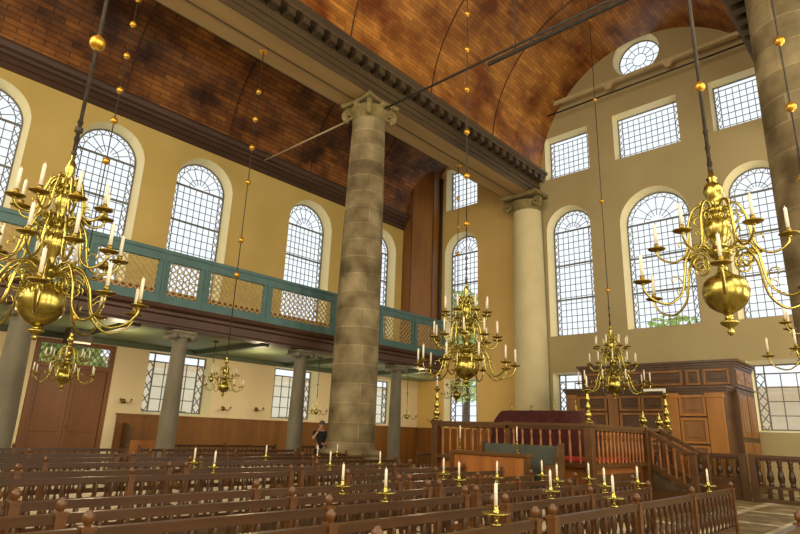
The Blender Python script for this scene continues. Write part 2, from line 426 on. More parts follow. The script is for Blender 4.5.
vault('ceiling', XW, D, -2.25, 2.7, 3.7, 13.12, M['aisle_planks'], 0, PI)
# roof boarding above everything keeps stray sky out
rf = MB(); rf.box(XW - WT, D + WT, YR - WT, W + WT, 21, 21.2); struct(rf.build('ceiling', M['dark_beam']))

# cornice on the left wall: stepped profile
def cornice(name, prof, x0, x1, mat):
    m = MB(); m.prism(prof, lambda u, v, w: (w, u, v), x0, x1); return m.build(name, mat)
lc = [(W - .01, 12.35), (W - .12, 12.35), (W - .12, 12.52), (W - .2, 12.55), (W - .2, 12.72), (W - .3, 12.76), (W - .32, 12.85), (W - .45, 12.9), (W - .5, 13.05), (W - .5, 13.15), (W - .01, 13.2)]
struct(cornice('trim_4', lc, XW + .05, D - .02, M['wall_cornice']))
rc = [(YR + (W - y), z) for y, z in lc]
struct(cornice('trim_5', rc, XW + .05, D - .02, M['wall_cornice']))

# ------------------------------------------------------------------ great entablatures
def entablature(yc, s, label, ext=0):
    """s=+1: nave lies towards -Y"""
    t = thing('entablature', label, 'beam', (XW + .1, yc, 12.88), 0)
    def P(pr): return [(s * u, v - 12.88) for u, v in pr]
    x0, x1 = 0, D - XW - .12
    mp = lambda u, v, w: (w, u, v)
    m = MB(); m.prism(P([(-.62, 12.88), (.72, 12.88), (.72, 13.02), (-.62, 13.02)]), mp, x0, x1)
    m.build('soffit', M['soffit'], t)
    m = MB(); m.prism(P([(.02, 12.86), (.07, 12.86), (.07, 12.885), (.02, 12.885)]), mp, x0, x1); m.build('soffit_groove', M['dark_beam'], t)
    m = MB(); m.prism(P([(-.62, 12.885), (-.66, 12.885), (-.66, 13.1), (-.70, 13.1), (-.70, 13.3), (-.76, 13.3), (-.76, 13.42), (-.72, 13.45), (-.72, 13.62), (-.6, 13.62)]), mp, x0, x1)
    m.prism(P([(.72, 12.885), (.77, 12.885), (.77, 13.02), (.82, 13.05), (.85, 13.16), (.72, 13.2)]), mp, x0, x1)
    m.prism(P([(-.6, 13.02), (.72, 13.02), (.72, 14.3), (-.6, 14.3)]), mp, x0, x1)
    m.build('fascia', M['dark_beam'], t)
    m = MB(); m.prism(P([(-.6, 13.84), (-1.08 - ext, 13.84), (-1.1 - ext, 13.9), (-1.18 - ext, 13.96), (-1.2 - ext, 14.06), (-.6, 14.1)]), mp, x0, x1)
    m.build('cornice', M['dark_beam'], t)
    # block modillions
    q = MB(); q.box(-.13, .13, -.02, .34 + ext, -.12, .1); q.box(-.16, .16, -.02, .38 + ext, .1, .14)
    me = q.mesh('modillion'); me.materials.append(M['dark_beam']); me.materials[0] = M['dark_beam']
    nM = int((x1 - 6) / .56)
    for i in range(nM):
        inst('modillion', me, None, t, (x1 - .3 - i * .56, -s * .7, .82), PI if s > 0 else 0)
    return t
entablature(13.6, 1, 'left long dark moulded beam with block modillions, resting on the whole stone column')
entablature(1.35, -1, 'right long dark moulded beam at the upper right above the cropped stone column', .25)

# ------------------------------------------------------------------ columns
def ionic_capital(m, r, z0, h, w):
    m.lathe([(r * .98, z0), (r * 1.04, z0 + .03), (r * .98, z0 + .07), (r * 1.0, z0 + h * .35), (r * 1.25, z0 + h * .6), (r * 1.1, z0 + h * .7)], n=24)
    # four diagonal volutes: scroll discs plus concave abacus
    for k in range(4):
        a = PI / 4 + k * PI / 2; c, s_ = math.cos(a), math.sin(a); R = w * 1.02
        P = []
        for i in range(26):
            t = i / 25; ang = -PI / 2 + t * 3.6 * PI; rr = h * .33 * (1 - .8 * t)
            d = R - h * .2 + rr * math.cos(ang) * .9; P.append((c * d, s_ * d, z0 + h * .42 + rr * math.sin(ang)))
        m.tube(P, [h * .12 * (1 - .5 * i / 25) for i in range(26)], 7)
        m.tube([(c * (r * .9), s_ * (r * .9), z0 + h * .62), (c * (R - .05), s_ * (R - .05), z0 + h * .72)], [h * .16, h * .12], 7)
    pl = []
    for k in range(4):
        a = PI / 4 + k * PI / 2; b = a + PI / 2
        p0 = Vector((math.cos(a), math.sin(a))) * w * 1.22; p1 = Vector((math.cos(b), math.sin(b))) * w * 1.22
        mid = (p0 + p1) / 2 * .74
        for i in range(8):
            t = i / 8; q = (1 - t) ** 2 * p0 + 2 * t * (1 - t) * (mid) + t * t * p1; pl.append((q.x, q.y))
    m.prism(pl, lambda u, v, ww: (u, v, ww), z0 + h * .82, z0 + h)
    # egg drop at each face centre
    for k in range(4):
        a = k * PI / 2; m.lathe([(0, -.12), (.1, -.08), (.14, 0), (.1, .1), (0, .16)], (math.cos(a) * r * 1.1, math.sin(a) * r * 1.1, z0 + h * .72), 8)

def big_column(x, y, label, r0=.74, r1=.585, z1=12.87, bs=1.0):
    t = thing('stone_column', label, 'column', (x, y, 0))
    b = MB(); b.box(-1.05, 1.05, -1.05, 1.05, 0, .5); b.lathe([(1.02, .5), (1.05, .58), (1.02, .68), (.9, .72), (.88, .78), (.95, .84), (.93, .92), (.82, .96), (r0, 1.0)], n=32)
    bo = b.build('base', M['stone'], t, bevel=.02); bo.scale = (bs, bs, 1)
    s = MB(); pr = []
    for i in range(27):
        f = i / 26; pr.append((r0 + (r1 - r0) * f + .03 * math.sin(PI * f), 1.0 + (z1 - .75 - 1.0) * f))
    s.lathe(pr, n=40, a0=.3, a1=.3 + 2 * PI); s.build('shaft', M['stone'], t)
    c = MB(); ionic_capital(c, r1, z1 - .78, .76, .86); c.build('capital', M['stone_cap'], t)
    return t
big_column(12.45, 13.5, 'whole tall brown stone column with scroll capital rising through the picture')
big_column(12.8, 1.06, 'tall stone column cropped by the right edge of the picture', .72, .68, bs=.8)
# half column against the end wall
def half_column(y, label):
    t = thing('engaged_column', label, 'column', (D - .35, y, 0))
    s = MB(); s.box(-.75, .33, -.9, .9, 0, .5); s.lathe([(.85, .5), (.88, .6), (.8, .72), (.78, .8), (.84, .88), (.76, .96)], n=24, a0=PI * .35, a1=PI * 1.65); s.build('base', M['painted_stone'], t)
    s = MB(); s.lathe([(.76, .96), (.76, 5), (.72, 9), (.67, 12.1)], n=32, a0=PI * .38, a1=PI * 1.62); s.build('shaft', M['painted_stone'], t)
    c = MB(); c.lathe([(.68, 12.05), (.72, 12.1), (.68, 12.16), (.7, 12.35), (.85, 12.5)], n=24, a0=PI * .38, a1=PI * 1.62)
    for sg in (-1, 1):
        P = []
        for i in range(24):
            tt = i / 23; ang = -PI / 2 + tt * 3.4 * PI; rr = .24 * (1 - .8 * tt)
            P.append((-.45 + rr * .0, sg * (.78 + rr * math.cos(ang)), 12.4 + rr * math.sin(ang)))
        c.tube(P, .09, 7)
    c.prism([(-.85, -.98), (-.7, 0), (-.85, .98), (.34, .98), (.34, -.98)], lambda u, v, w: (u, v, w), 12.7, 12.87)
    c.build('capital', M['stone_cap'], t)
half_column(13.42, 'cream painted half column with carved capital on the end wall, left of the nave windows')

# gallery pillars
pill_labels = ['grey pillar under the gallery at the far left, beside the tall wooden door',
               'grey gallery pillar in front of the wide lower window right of the door',
               'grey gallery pillar just left of the standing person',
               'slim grey gallery pillar seen just right of the big stone column']
for (x, rr), lb in zip(((3.72, .31), (7.67, .25), (12.0, .25), (16.77, .25)), pill_labels):
    t = thing('gallery_pillar', lb, 'pillar', (x, 15.75, 0), 0)
    s = MB(); s.box(-.36, .36, -.36, .36, 0, .35); s.lathe([(rr + .07, .35), (rr + .08, .42), (rr + .02, .5), (rr, .55), (rr, 1.5), (rr * .8, 3.72)], n=20); s.build('shaft', M['pillar'], t)
    c = MB(); c.lathe([(rr * .8, 3.7), (rr * .9, 3.74), (rr * .8, 3.8), (rr, 3.88)], n=16); c.box(-.34, .34, -.3, .3, 3.99, 4.07)
    for sg in (-1, 1):
        c.tube([(sg * .29, -.29, 3.9), (sg * .29, .29, 3.9)], .09, 10)
    c.box(-.3, .3, -.27, .27, 3.88, 4.0)
    c.build('capital', M['pillar'], t)

# ------------------------------------------------------------------ gallery
GX0, GX1 = XW + .2, 19.3; GY = 15.3
g = thing('gallery', 'long balcony with teal lattice front along the left side', 'balcony', (0, 0, 0))
m = MB(); m.box(GX0, GX1, GY + .1, W - .16, 4.17, 4.4); m.box(GX1, D - .02, 18.95, W - .16, 4.17, 4.4)
m.build('deck', M['green_ceiling'], g)
m = MB()
for i in range(7):
    x = GX1 - .3 - i * 4.2 + .0
    m.box(x - .12, x + .12, GY + .5, W - .2, 4.03, 4.165)
m.box(GX0, GX1, W - .34, W - .17, 4.0, 4.165)
m.build('cross_beams', M['green_beam'], g)
m = MB(); m.prism([(GY + .16, 4.1), (GY + .75, 4.1), (GY + .75, 4.165), (GY + .09, 4.165), (GY + .09, 4.38), (GY + .02, 4.42), (GY + .02, 4.5), (GY - .1, 4.56), (GY - .14, 4.66), (GY + .1, 4.68), (GY + .1, 4.4), (GY + .16, 4.3)], lambda u, v, w: (w, u, v), GX0, GX1)
m.build('fascia', M['gallery_brown'], g)
m = MB(); m.box(GX0, GX1, GY - .05, GY + .13, 6.1, 6.2); m.box(GX0, GX1, GY - .02, GY + .1, 4.68, 4.92); m.box(GX0, GX1, GY - .02, GY + .1, 5.88, 6.1)
m.build('rail', M['teal'], g)
bounds = [-7.6, -5.6, -3.4, -1.4, .6, 2.0, 3.4, 4.75, 6.7, 7.95, 10.15, 13.0, 14.2, 15.3, 17.3, 19.3]
for a, b in zip(bounds[:-1], bounds[1:]):
    m = MB(); e = .17
    m.box(a + .01, a + e, GY, GY + .08, 4.9, 5.9); m.box(b - e, b - .01, GY, GY + .08, 4.9, 5.9); m.box(a + .01, b - .01, GY + .005, GY + .075, 5.87, 5.92); m.box(a + .01, b - .01, GY + .005, GY + .075, 4.89, 4.93)
    m.box(a - .03, a + .03, GY - .035, GY + .0, 4.7, 6.1)
    fr = m.build('panel_frame', M['teal'], g)
    L = MB(); u0, u1, v0, v1 = a + e, b - e, 4.92, 5.88; st = .19; hh = v1 - v0
    k = int((u1 - u0 + hh) / st) + 1
    for i in range(-int(hh / st) - 1, k):
        for sg in (1, -1):
            p0 = u0 + i * st; p1 = p0 + hh; t0 = max(0, (u0 - p0) / hh); t1 = min(1, (u1 - p0) / hh)
            if t1 - t0 < .02: continue
            z0, z1 = (v0, v1) if sg > 0 else (v1, v0)
            L.bar((p0 + hh * t0, GY + .04 + .008 * sg, z0 + (z1 - z0) * t0), (p0 + hh * t1, GY + .04 + .008 * sg, z0 + (z1 - z0) * t1), .021, .03)
    L.build('lattice', M['lattice'], fr)
# gallery back bench with orange panelled back
t = thing('gallery_bench', 'orange wooden bench back seen behind the teal lattice of the balcony', 'bench', (0, 18.6, 4.4))
m = MB(); m.box(GX0 + .2, GX1 - .3, 0, .08, 0, 1.36); m.box(GX0 + .2, GX1 - .3, -.03, .11, 1.36, 1.42); m.build('backrest', M['orange_wood'], t)
m = MB(); m.box(GX0 + .2, GX1 - .3, -.42, 0, .38, .45); m.box(GX0 + .3, GX1 - .4, -.38, -.33, 0, .38); m.build('seat', M['orange_wood'], t)

# tall boxed shaft in the corner
t = thing('corner_shaft', 'tall brown boarded shaft in the corner above the balcony', 'shaft', (0, 0, 0))
pl = [(22.0, W - .02), (22.0, 19.9), (22.35, 19.5), (22.9, 19.12), (D - .01, 19.12), (D - .01, W - .02)]
m = MB(); m.prism(pl, lambda u, v, w: (u, v, w), 4.4, 15.9); m.build('boarding', M['dado_wood'], t)
m = MB()
for (u, v) in (pl[1], pl[3]): m.bar((u - .02, v - .02, 4.45), (u - .02, v - .02, 15.8), .045)
m.build('corner_beads', M['ark_dark'], t)
m = MB(); m.tube([(23.48, 19.03, 4.4), (23.48, 19.03, 15.6)], .08, 8); tag(m.build('drain_pipe', M['iron']), 'dark vertical pipe beside the brown corner shaft', 'pipe')

# ------------------------------------------------------------------ tie rods
def rod(name, a, b, r, mat, label, cat='tie rod', n=8):
    m = MB(); m.tube([a, b], r, n); return tag(m.build(name, mat), label, cat)
rod('tie_rod', (12.5, 14.2, 12.72), (12.5, W - .35, 12.82), .035, M['rod_beige'], 'pale tie rod from the whole stone column to the left wall')
rod('tie_rod', (12.5, 12.75, 12.5), (12.5, 2.5, 12.5), .04, M['iron'], 'dark tie rod crossing the nave from the whole stone column')
t = thing('suspended_track', 'dark suspended bar with two hangers under the nave vault', 'track', (12.5, 8.4, 12.3))
m = MB(); m.box(-.05, .05, -7.0, 0, -.05, .05); m.build('bar', M['iron'], t)
for y in (-.95, -2.5):
    m = MB(); m.tube([(0, y, .05), (0, y, 6.9)], .022, 6); m.build('hanger', M['iron'], t)
t = thing('wall_tie_beam', 'pale beam near the end wall crossing below the round window', 'beam', (23.1, 7.6, 17.4))
m = MB(); m.box(-.06, .06, -4.1, 4.1, -.08, .08); m.build('beam', M['rod_beige'], t)
for y in (1.35, -1.3):
    m = MB(); m.prism([(-.22, -.08), (.22, -.08), (.1, -.3), (-.1, -.3)], lambda u, v, w: (w, u + y, v), -.05, .05); m.build('bracket', M['rod_beige'], t)
rod('tie_rod', (23.1, 3.1, 16.85), (23.1, 12.1, 16.85), .04, M['iron'], 'dark tie rod just below the pale beam near the end wall')

# ------------------------------------------------------------------ chandeliers
def arm_mesh(R, zp, zh, ball_r):
    m = MB()
    P = [(.09, 0, zh), (.2 * R, 0, zh + .1), (.34 * R, 0, zh + .07), (.44 * R, 0, zh - .1), (.47 * R, 0, zp + (zh - zp) * .35), (.53 * R, 0, zp - .1 * R), (.7 * R, 0, zp - .24 * R), (.88 * R, 0, zp - .2 * R), (.985 * R, 0, zp - .09 * R), (R, 0, zp)]
    P = catmull(P, 4); n = len(P)
    m.tube(P, [.019 - .005 * i / n for i in range(n)], 7)
    # inner scroll
    c = (.27 * R, zh - .1 * R - .03); Q = []
    for i in range(22):
        t = i / 21; a = PI * .1 + t * 3.2 * PI; r = .125 * R * (1 - .75 * t) + .01
        Q.append((c[0] + r * math.cos(a), 0, c[1] + r * math.sin(a)))
    m.tube(Q, .013, 6)
    # leaf curl on the outer bend
    Q = [(.5 * R, 0, zp + .02), (.56 * R, 0, zp + .1 * R), (.64 * R, 0, zp + .09 * R), (.63 * R, 0, zp + .02 * R)]
    m.tube(catmull(Q, 3), .009, 5)
    m.lathe([(0, -.03), (.025, -.015), (.028, .0), (.02, .02)], (R, 0, zp), 8)
    return m.mesh('arm')
def small(prof, name, n=12):
    m = MB(); m.lathe(prof, n=n); return m.mesh(name)
PAN = small([(.0, 0), (.05, .0), (.105, .02), (.115, .032), (.1, .028), (.045, .012), (.024, .02), (.022, .05), (.03, .06), (.03, .1), (.022, .105), (0, .105)], 'drip_pan')
CAN = small([(.0, .1), (.021, .1), (.02, .36), (.012, .37), (.004, .372), (.003, .395), (0, .395)], 'candle', 10)
PAN.materials.append(M['brass_dark']); CAN.materials.append(M['candle'])
BODY3 = [(0, -.44), (.02, -.43), (.035, -.40), (.02, -.375), (.045, -.36), (.085, -.335), (.09, -.32), (.04, -.305), (.035, -.28), (.07, -.262), (.12, -.235), (.19, -.178), (.24, -.1), (.26, 0), (.24, .1), (.19, .178), (.12, .235), (.07, .262),
         (.06, .30), (.12, .33), (.125, .38), (.07, .41), (.045, .45), (.05, .52), (.10, .6), (.125, .68), (.1, .75), (.05, .8), (.1, .83), (.105, .89), (.06, .92), (.04, .98), (.07, 1.06), (.095, 1.13), (.07, 1.2), (.05, 1.25), (.085, 1.28), (.09, 1.33), (.045, 1.36), (.03, 1.42), (.06, 1.5), (.05, 1.58), (.02, 1.63), (.03, 1.67), (0, 1.7)]
BODY2 = [(0, -.56), (.02, -.55), (.045, -.51), (.02, -.47), (.05, -.45), (.1, -.41), (.11, -.39), (.05, -.37), (.045, -.30), (.07, -.275), (.13, -.245), (.2, -.19), (.25, -.11), (.27, 0), (.25, .1), (.2, .16), (.12, .2), (.1, .22),
         (.07, .25), (.055, .32), (.08, .42), (.13, .46), (.14, .52), (.1, .56), (.08, .6), (.13, .7), (.165, .8), (.15, .9), (.09, .98), (.07, 1.0), (.12, 1.03), (.13, 1.09), (.07, 1.12), (.05, 1.16), (.09, 1.24), (.12, 1.34), (.1, 1.42), (.05, 1.48), (.07, 1.52), (.035, 1.56), (.03, 1.64), (0, 1.66)]
BODY3 = [(r_, z_ if z_ < .26 else .26 + (z_ - .26) * 1.15) for r_, z_ in BODY3]
def make_chandelier(tiers, body, label, group=None, loc=(0, 0, 0)):
    t = thing('chandelier', label, 'chandelier', loc, 0, group)
    m = MB(); m.lathe(body, n=28); b = m.build('body', M['brass'], t)
    for (k, R, zp, zh, off) in tiers:
        am = arm_mesh(R, zp, zh, .26); am.materials.append(M['brass'])
        for i in range(k):
            a = 2 * PI * (i + off) / k
            ar = inst('arm', am, None, t, (0, 0, 0), a)
            inst('drip_pan', PAN, None, ar, (R, 0, zp)); inst('candle', CAN, None, ar, (R, 0, zp))
        # ring of small brass flames on the hub
        f = MB()
        for i in range(k):
            a = 2 * PI * (i + off + .5) / k; c, s_ = math.cos(a), math.sin(a)
            f.tube(catmull([(.1 * c, .1 * s_, zh), (.2 * R * c, .2 * R * s_, zh + .02), (.26 * R * c, .26 * R * s_, zh + .1), (.22 * R * c, .22 * R * s_, zh + .15)], 3), .01, 5)
        f.build('hub_ornament', M['brass'], t)
    return t
def hang(t, ztop, balls, scale=1, top=1.68, br=.075, rr=.014, rose=False, thick=None):
    """chain of t: rod up to ztop with gilt balls at world heights"""
    z0 = t.location.z; t.scale = (scale,) * 3
    m = MB(); n = 14
    H = (ztop - z0) / scale
    m.tube([(0, 0, top), (0, 0, H)], rr / scale, 8)
    m.lathe([(.0, top - .02), (.03, top), (.035, top + .04), (.0, top + .08)], n=8)
    # hook links above the body
    for i in range(5):
        zz = top + .1 + i * .12
        m.tube([(.03 * math.cos(a) * (1 if i % 2 else 0), .03 * math.cos(a) * (0 if i % 2 else 1), zz + .05 * math.sin(a)) for a in [2 * PI * j / 8 for j in range(9)]], .008, 5)
    c = m.build('chain', M['iron'], t)
    for z in balls:
        q = MB(); r = br / scale; z_ = (z - z0) / scale
        q.lathe([(0, -r * 1.25), (r * .35, -r * 1.1)] + [(r * math.sin(a), -r * math.cos(a)) for a in [PI * (.12 + .76 * j / 10) for j in range(11)]] + [(r * .35, r * 1.1), (0, r * 1.25)], (0, 0, z_), 14)
        q.build('gilt_ball', M['gilt'], c)
    if rose:
        q = MB(); q.lathe([(0, -.05), (.08, -.06), (.16, -.05), (.22, -.03), (.25, 0)], (0, 0, H), 16)
        for i in range(10):
            a = 2 * PI * i / 10; q.lathe([(0, -.05), (.04, -.03), (.05, 0)], (.2 * math.cos(a), .2 * math.sin(a), H - .02), 6)
        q.build('ceiling_rose', M['gilt'], c)
    return t
T3 = [(10, 1.06, .02, .355, 0), (10, .72, .6, .95, .5), (8, .5, 1.16, 1.46, 0)]
T2 = [(6, 1.02, .06, .49, .2), (6, .74, .62, 1.06, .7)]
crownZ = 13.9 + 5.6
cA = make_chandelier(T3, BODY3, 'largest brass chandelier, at the left edge in front of the balcony', 'three-tier brass chandeliers down the nave', (1.92, 7.5, 2.8))
cC = copy_tree(cA); cC.location = (10.2, 7.5, 2.93); cC.rotation_euler.z = .25
cC['label'] = 'brass three-tier chandelier in the middle of the picture, left of the cream half column'
cD = copy_tree(cA); cD.location = (18.04, 7.5, 3.19); cD.rotation_euler.z = .1
cD['label'] = 'farthest nave chandelier, hanging in front of the big wooden ark'
hang(cA, crownZ, [6.35, 9.6], br=.1, rr=.024, top=1.9)
hang(cC, crownZ, [6.26, 7.49, 8.67, 9.87, 11.05, 12.15, 14.0], top=1.9)
hang(cD, crownZ, [6.27, 9.45, 13.45, 16.96], top=1.9)
for t in (cA,):
    m = MB(); m.lathe([(0, 5.0 - 2.8), (.05, 5.02 - 2.8), (.05, 5.08 - 2.8), (0, 5.1 - 2.8)], n=8); m.build('link', M['iron'], t)
cB = make_chandelier(T2, BODY2, 'large two-tier brass chandelier with white candles at upper right, in front of the tall windows', 'two-tier brass chandeliers by the right columns', (6.7, 1.5, 3.08))
cE = copy_tree(cB); cE.location = (9.4, .93, 2.65); cE.rotation_euler.z = .4
cE['label'] = 'brass chandelier cut off by the right edge, above the lower right window'
hang(cB, 12.88, [5.59, 7.9], .86, 1.64, .06, .022)
hang(cE, 12.88, [4.21, 5.23, 6.39, 7.55, 8.8], .72, 1.64, .075, .014)
TS = [(8, 1.0, .02, .36, 0), (8, .7, .6, .9, .5)]
cF = make_chandelier(TS, BODY2, 'small brass chandelier hanging before the tall wooden door at far left', 'small brass chandeliers under the left beam', (4.27, 13.9, 2.42))
cG = copy_tree(cF); cG.location = (8.14, 13.9, 2.5); cG['label'] = 'small brass chandelier on a long beaded chain, right of the lower window by the door'
cG2 = copy_tree(cF); cG2.location = (18.3, 13.9, 3.0); cG2['label'] = 'small brass chandelier partly hidden behind the middle nave chandelier'
hang(cF, 12.87, [12.29, 11.49, 10.53, 9.52, 8.66, 7.56, 3.7], .6, 1.64, .085, .014, True)
hang(cG, 12.87, [11.43, 10.48, 9.53, 8.4, 6.6, 5.57], .5, 1.64, .085, .014, True)
hang(cG2, 12.87, [11.3, 10.0, 8.8, 6.8], .6, 1.64, .085, .014, True)
# slim four-armed pendants under the gallery
def pendant(x, y, z, label):
    t = thing('pendant_candelabrum', label, 'chandelier', (x, y, z), 0, 'slim pendants under the balcony')
    m = MB(); m.lathe([(0, -.12), (.05, -.08), (.08, 0), (.05, .07), (.02, .12), (.04, .2), (.015, .3), (.012, .5)], n=12); m.build('body', M['brass'], t)
    m = MB(); m.tube([(0, 0, .5), (0, 0, 4.14 - z)], .012, 6); m.lathe([(0, -.04), (.09, -.03), (.11, 0)], (0, 0, 4.16 - z), 10)
    for zz in (1.0,): m.lathe([(0, -.05), (.05, 0), (0, .05)], (0, 0, zz), 8)
    m.build('chain', M['iron'], t)
    am = MB(); am.tube(catmull([(.05, 0, .0), (.14, 0, .06), (.22, 0, -.08), (.36, 0, -.1), (.42, 0, .0)], 4), .011, 6); am = am.mesh('arm'); am.materials.append(M['brass'])
    for i in range(4):
        ar = inst('arm', am, None, t, (0, 0, 0), i * PI / 2 + .5)
        inst('drip_pan', PAN, None, ar, (.42, 0, 0), 0, (.7, .7, .7)); inst('candle', CAN, None, ar, (.42, 0, 0), 0, (.7, .7, .7))
    return t
pendant(9.6, 17.2, 2.95, 'slim pendant chandelier under the balcony beside the beaded-chain chandelier')
pendant(14.1, 17.3, 2.15, 'slim pendant chandelier under the balcony above the standing person')
pendant(19.3, 17.4, 2.2, 'slim pendant chandelier under the balcony right of the big stone column')
# wall sconces
def sconce(x, y, z, rz, label):
    t = thing('wall_sconce', label, 'sconce', (x, y, z), rz, 'brass wall sconces under the balcony')
    m = MB(); m.tube([(0, 0, 0), (0, -.03, 0)], .08, 10); m.build('back_plate', M['brass_dark'], t)
    m = MB()
    for sg in (-1, 1):
        m.tube(catmull([(0, -.03, 0), (sg * .08, -.15, -.05), (sg * .16, -.22, -.03), (sg * .18, -.24, .04)], 4), .014, 6)
        m.lathe([(0, 0), (.05, .005), (.06, .02), (.03, .015), (.02, .06), (0, .06)], (sg * .18, -.24, .03), 8)
    m.build('arms', M['brass_dark'], t)
    return t
sconce(8.28, W - .02, 2.2, 0, 'brass sconce on the pale wall between the door and the dado')
sconce(12.1, W - .02, 2.15, 0, 'brass sconce right of the window by the door')
sconce(13.6, W - .02, 2.2, 0, 'brass sconce left of the second lower window')
sconce(D - .02, 19.4, 2.15, -PI / 2, 'brass sconce on the far aisle end wall above the dado')

# ------------------------------------------------------------------ benches
BAL = small([(0, 0), (.02, 0), (.024, .02), (.015, .04), (.024, .08), (.03, .12), (.024, .18), (.015, .23), (.02, .25), (.015, .27), (.022, .31), (.028, .35), (.02, .39), (.02, .40), (0, .40)], 'baluster', 8)
BAL.materials.append(M['bench'])
def post_mesh(h=.98):
    m = MB(); m.box(-.035, .035, -.035, .035, 0, h - .07)
    m.box(-.045, .045, -.045, .045, .36, .44)
    m.box(-.043, .043, -.043, .043, h - .09, h - .065)
    m.lathe([(.02, h - .07), (.018, h - .055), (.03, h - .045), (.036, h - .02), (.032, h + .0), (.018, h + .012), (.02, h + .018), (0, h + .026)], n=12)
    return m.mesh('post')
POST = post_mesh(); POST.materials.append(M['bench_red'])
def armrest_mesh():
    m = MB(); m.bar((0, .03, .7), (0, .2, .67), .05, .04); m.bar((0, .2, .67), (0, .36, .69), .05, .04); m.bar((0, .36, .69), (0, .43, .68), .06, .05)
    m.lathe([(.02, .44), (.028, .48), (.015, .5), (.028, .55), (.02, .6), (.016, .62), (.024, .66)], (0, .38, 0), 8)
    m.box(-.03, .03, .35, .41, 0, .45)
    return m.mesh('armrest')
ARM = armrest_mesh(); ARM.materials.append(M['bench_red'])
def bench(x0, x1, y, label, posts=None, h=.9, arms=True, group='spindle-backed benches', rz=0):
    L = x1 - x0
    t = thing('bench', label, 'bench', (x0, y, 0), rz, group)
    ps = posts if posts else [i * L / max(1, round(L / 2.0)) for i in range(max(1, round(L / 2.0)) + 1)]
    m = MB()
    m.box(0, L, -.022, .022, h - .06, h, 0); m.box(0, L, -.028, .028, h - .012, h + .006)
    m.build('top_rail', M['bench'], t)
    m = MB(); m.box(0, L, -.02, .02, .365, .42); m.build('bottom_rail', M['bench'], t)
    m = MB(); m.box(.01, L - .01, .04, .42, .405, .435); m.build('seat', M['seat'], t)
    m = MB(); m.box(.04, L - .04, .36, .39, .02, .405); m.box(.04, L - .04, -.012, .012, .05, .365); m.build('panel', M['bench_panel'], t)
    for p in ps: inst('post', POST, None, t, (min(max(p, .0), L), 0, 0))
    n = min(98, int(L / .17)); sx = L / n
    for i in range(n):
        x = (i + .5) * sx
        if any(abs(x - p) < .06 for p in ps): continue
        inst('baluster', BAL, None, t, (x, 0, .417), 0, (1.0, 1.0, (h - .06 - .417) / .40))
    if arms:
        inst('armrest', ARM, None, t, (0.0, 0, 0)); inst('armrest', ARM, None, t, (L, 0, 0))
    return t
rowname = {2.4: 'front row nearest the viewer', 3.08: 'second row from the front', 3.76: 'third row from the front', 4.42: 'fourth row from the front',
           5.15: 'fifth row from the front', 6.1: 'short row left of the wooden booth', 7.1: 'sixth row from the front, showing its spindles', 8.0: 'seventh row from the front',
           9.5: 'eighth row from the front', 10.8: 'ninth row from the front', 12.1: 'tenth row from the front'}
B = [(0.75, 4.15, 2.4, 'spindle bench at the bottom edge, front row, left section ending mid-picture'),
     (4.42, 9.6, 2.4, 'spindle bench in the lower right corner, front row, its end post beside the bare floor'),
     (0.8, 4.6, 3.08, 'spindle bench in the second row, section along the bottom edge left of centre'),
     (4.8, 8.3, 3.08, 'spindle bench in the second row, right section just behind the lower right bench'),
     (-.4, 5.1, 3.76, 'long spindle bench in the third row, left section from the left edge'),
     (5.3, 9.5, 3.76, 'spindle bench in the third row, right section below the platform corner'),
     (-.4, 5.3, 4.42, 'long spindle bench in the fourth row, left section with a candle tray'),
     (5.5, 8.9, 4.42, 'spindle bench in the fourth row, right section before the wooden booth'),
     (1.42, 5.6, 5.15, 'spindle bench in the fifth row, long section behind the candle tray'),
     (-1.4, 1.3, 5.15, 'spindle bench end at the left edge, fifth row'),
     (5.8, 8.8, 5.15, 'spindle bench in the fifth row, right section ending at the wooden booth'),
     (5.6, 9.4, 6.1, 'short spindle bench left of the wooden booth front'),
     (-1.5, 5.4, 7.1, 'long bench in mid left, sixth row, spindles and pale seat in full view'),
     (5.6, 9.6, 7.1, 'bench in the middle distance, sixth row, behind the two short benches'),
     (-1.5, 4.0, 8.0, 'bench in the seventh row, left section'),
     (4.25, 9.0, 8.0, 'bench in the seventh row, right section'),
     (-1.5, 5.1, 9.5, 'bench in the eighth row, left section before the tall door'),
     (5.3, 10.2, 9.5, 'bench in the eighth row, right section with candles'),
     (-1.2, 4.4, 10.8, 'bench in the ninth row, left section before the tall door'),
     (4.7, 10.4, 10.8, 'bench in the ninth row, right section before the column'),
     (-1, 5.6, 12.1, 'farthest full bench row, left section under the small chandelier'),
     (5.9, 11.0, 12.1, 'farthest full bench row, right section ending at the column')]
for x0, x1, y, lb in B:
    bench(x0, x1, y, lb)
bench(6.4, 11.2, 14.45, 'bench between the gallery pillars left of the standing person')
bench(8.6, 12.6, 17.6, 'bench under the balcony below the window by the door')
bench(13.6, 17.5, 17.6, 'bench under the balcony behind the big stone column')
bench(14.2, 18.4, 12.3, 'bench beyond the big stone column, left of the platform')
bench(14.0, 18.6, 10.8, 'bench just left of the platform corner')
bench(3.9, 5.9, 1.0, 'bench whose end knob just shows in the bottom right corner')
bench(1.4, 6.1, 14.45, 'bench between the first two gallery pillars before the tall door')
# boxed pew beside the door
t = thing('corner_pew', 'dark high-ended pew at the left end of the dado', 'pew', (8.35, W - .75, 0))
m = MB(); m.box(0, .08, 0, .6, 0, 1.35); m.prism([(0, 1.35), (.6, 1.35), (.6, 1.5), (.35, 1.46)], lambda u, v, w: (w, u, v), 0, .08); m.build('end_panel', M['ark_dark'], t)
m = MB(); m.box(.08, 1.5, 0, .06, 0, .95); m.build('front', M['orange_wood'], t)
m = MB(); m.box(.08, 1.5, .1, .55, .42, .46); m.build('seat', M['seat'], t)

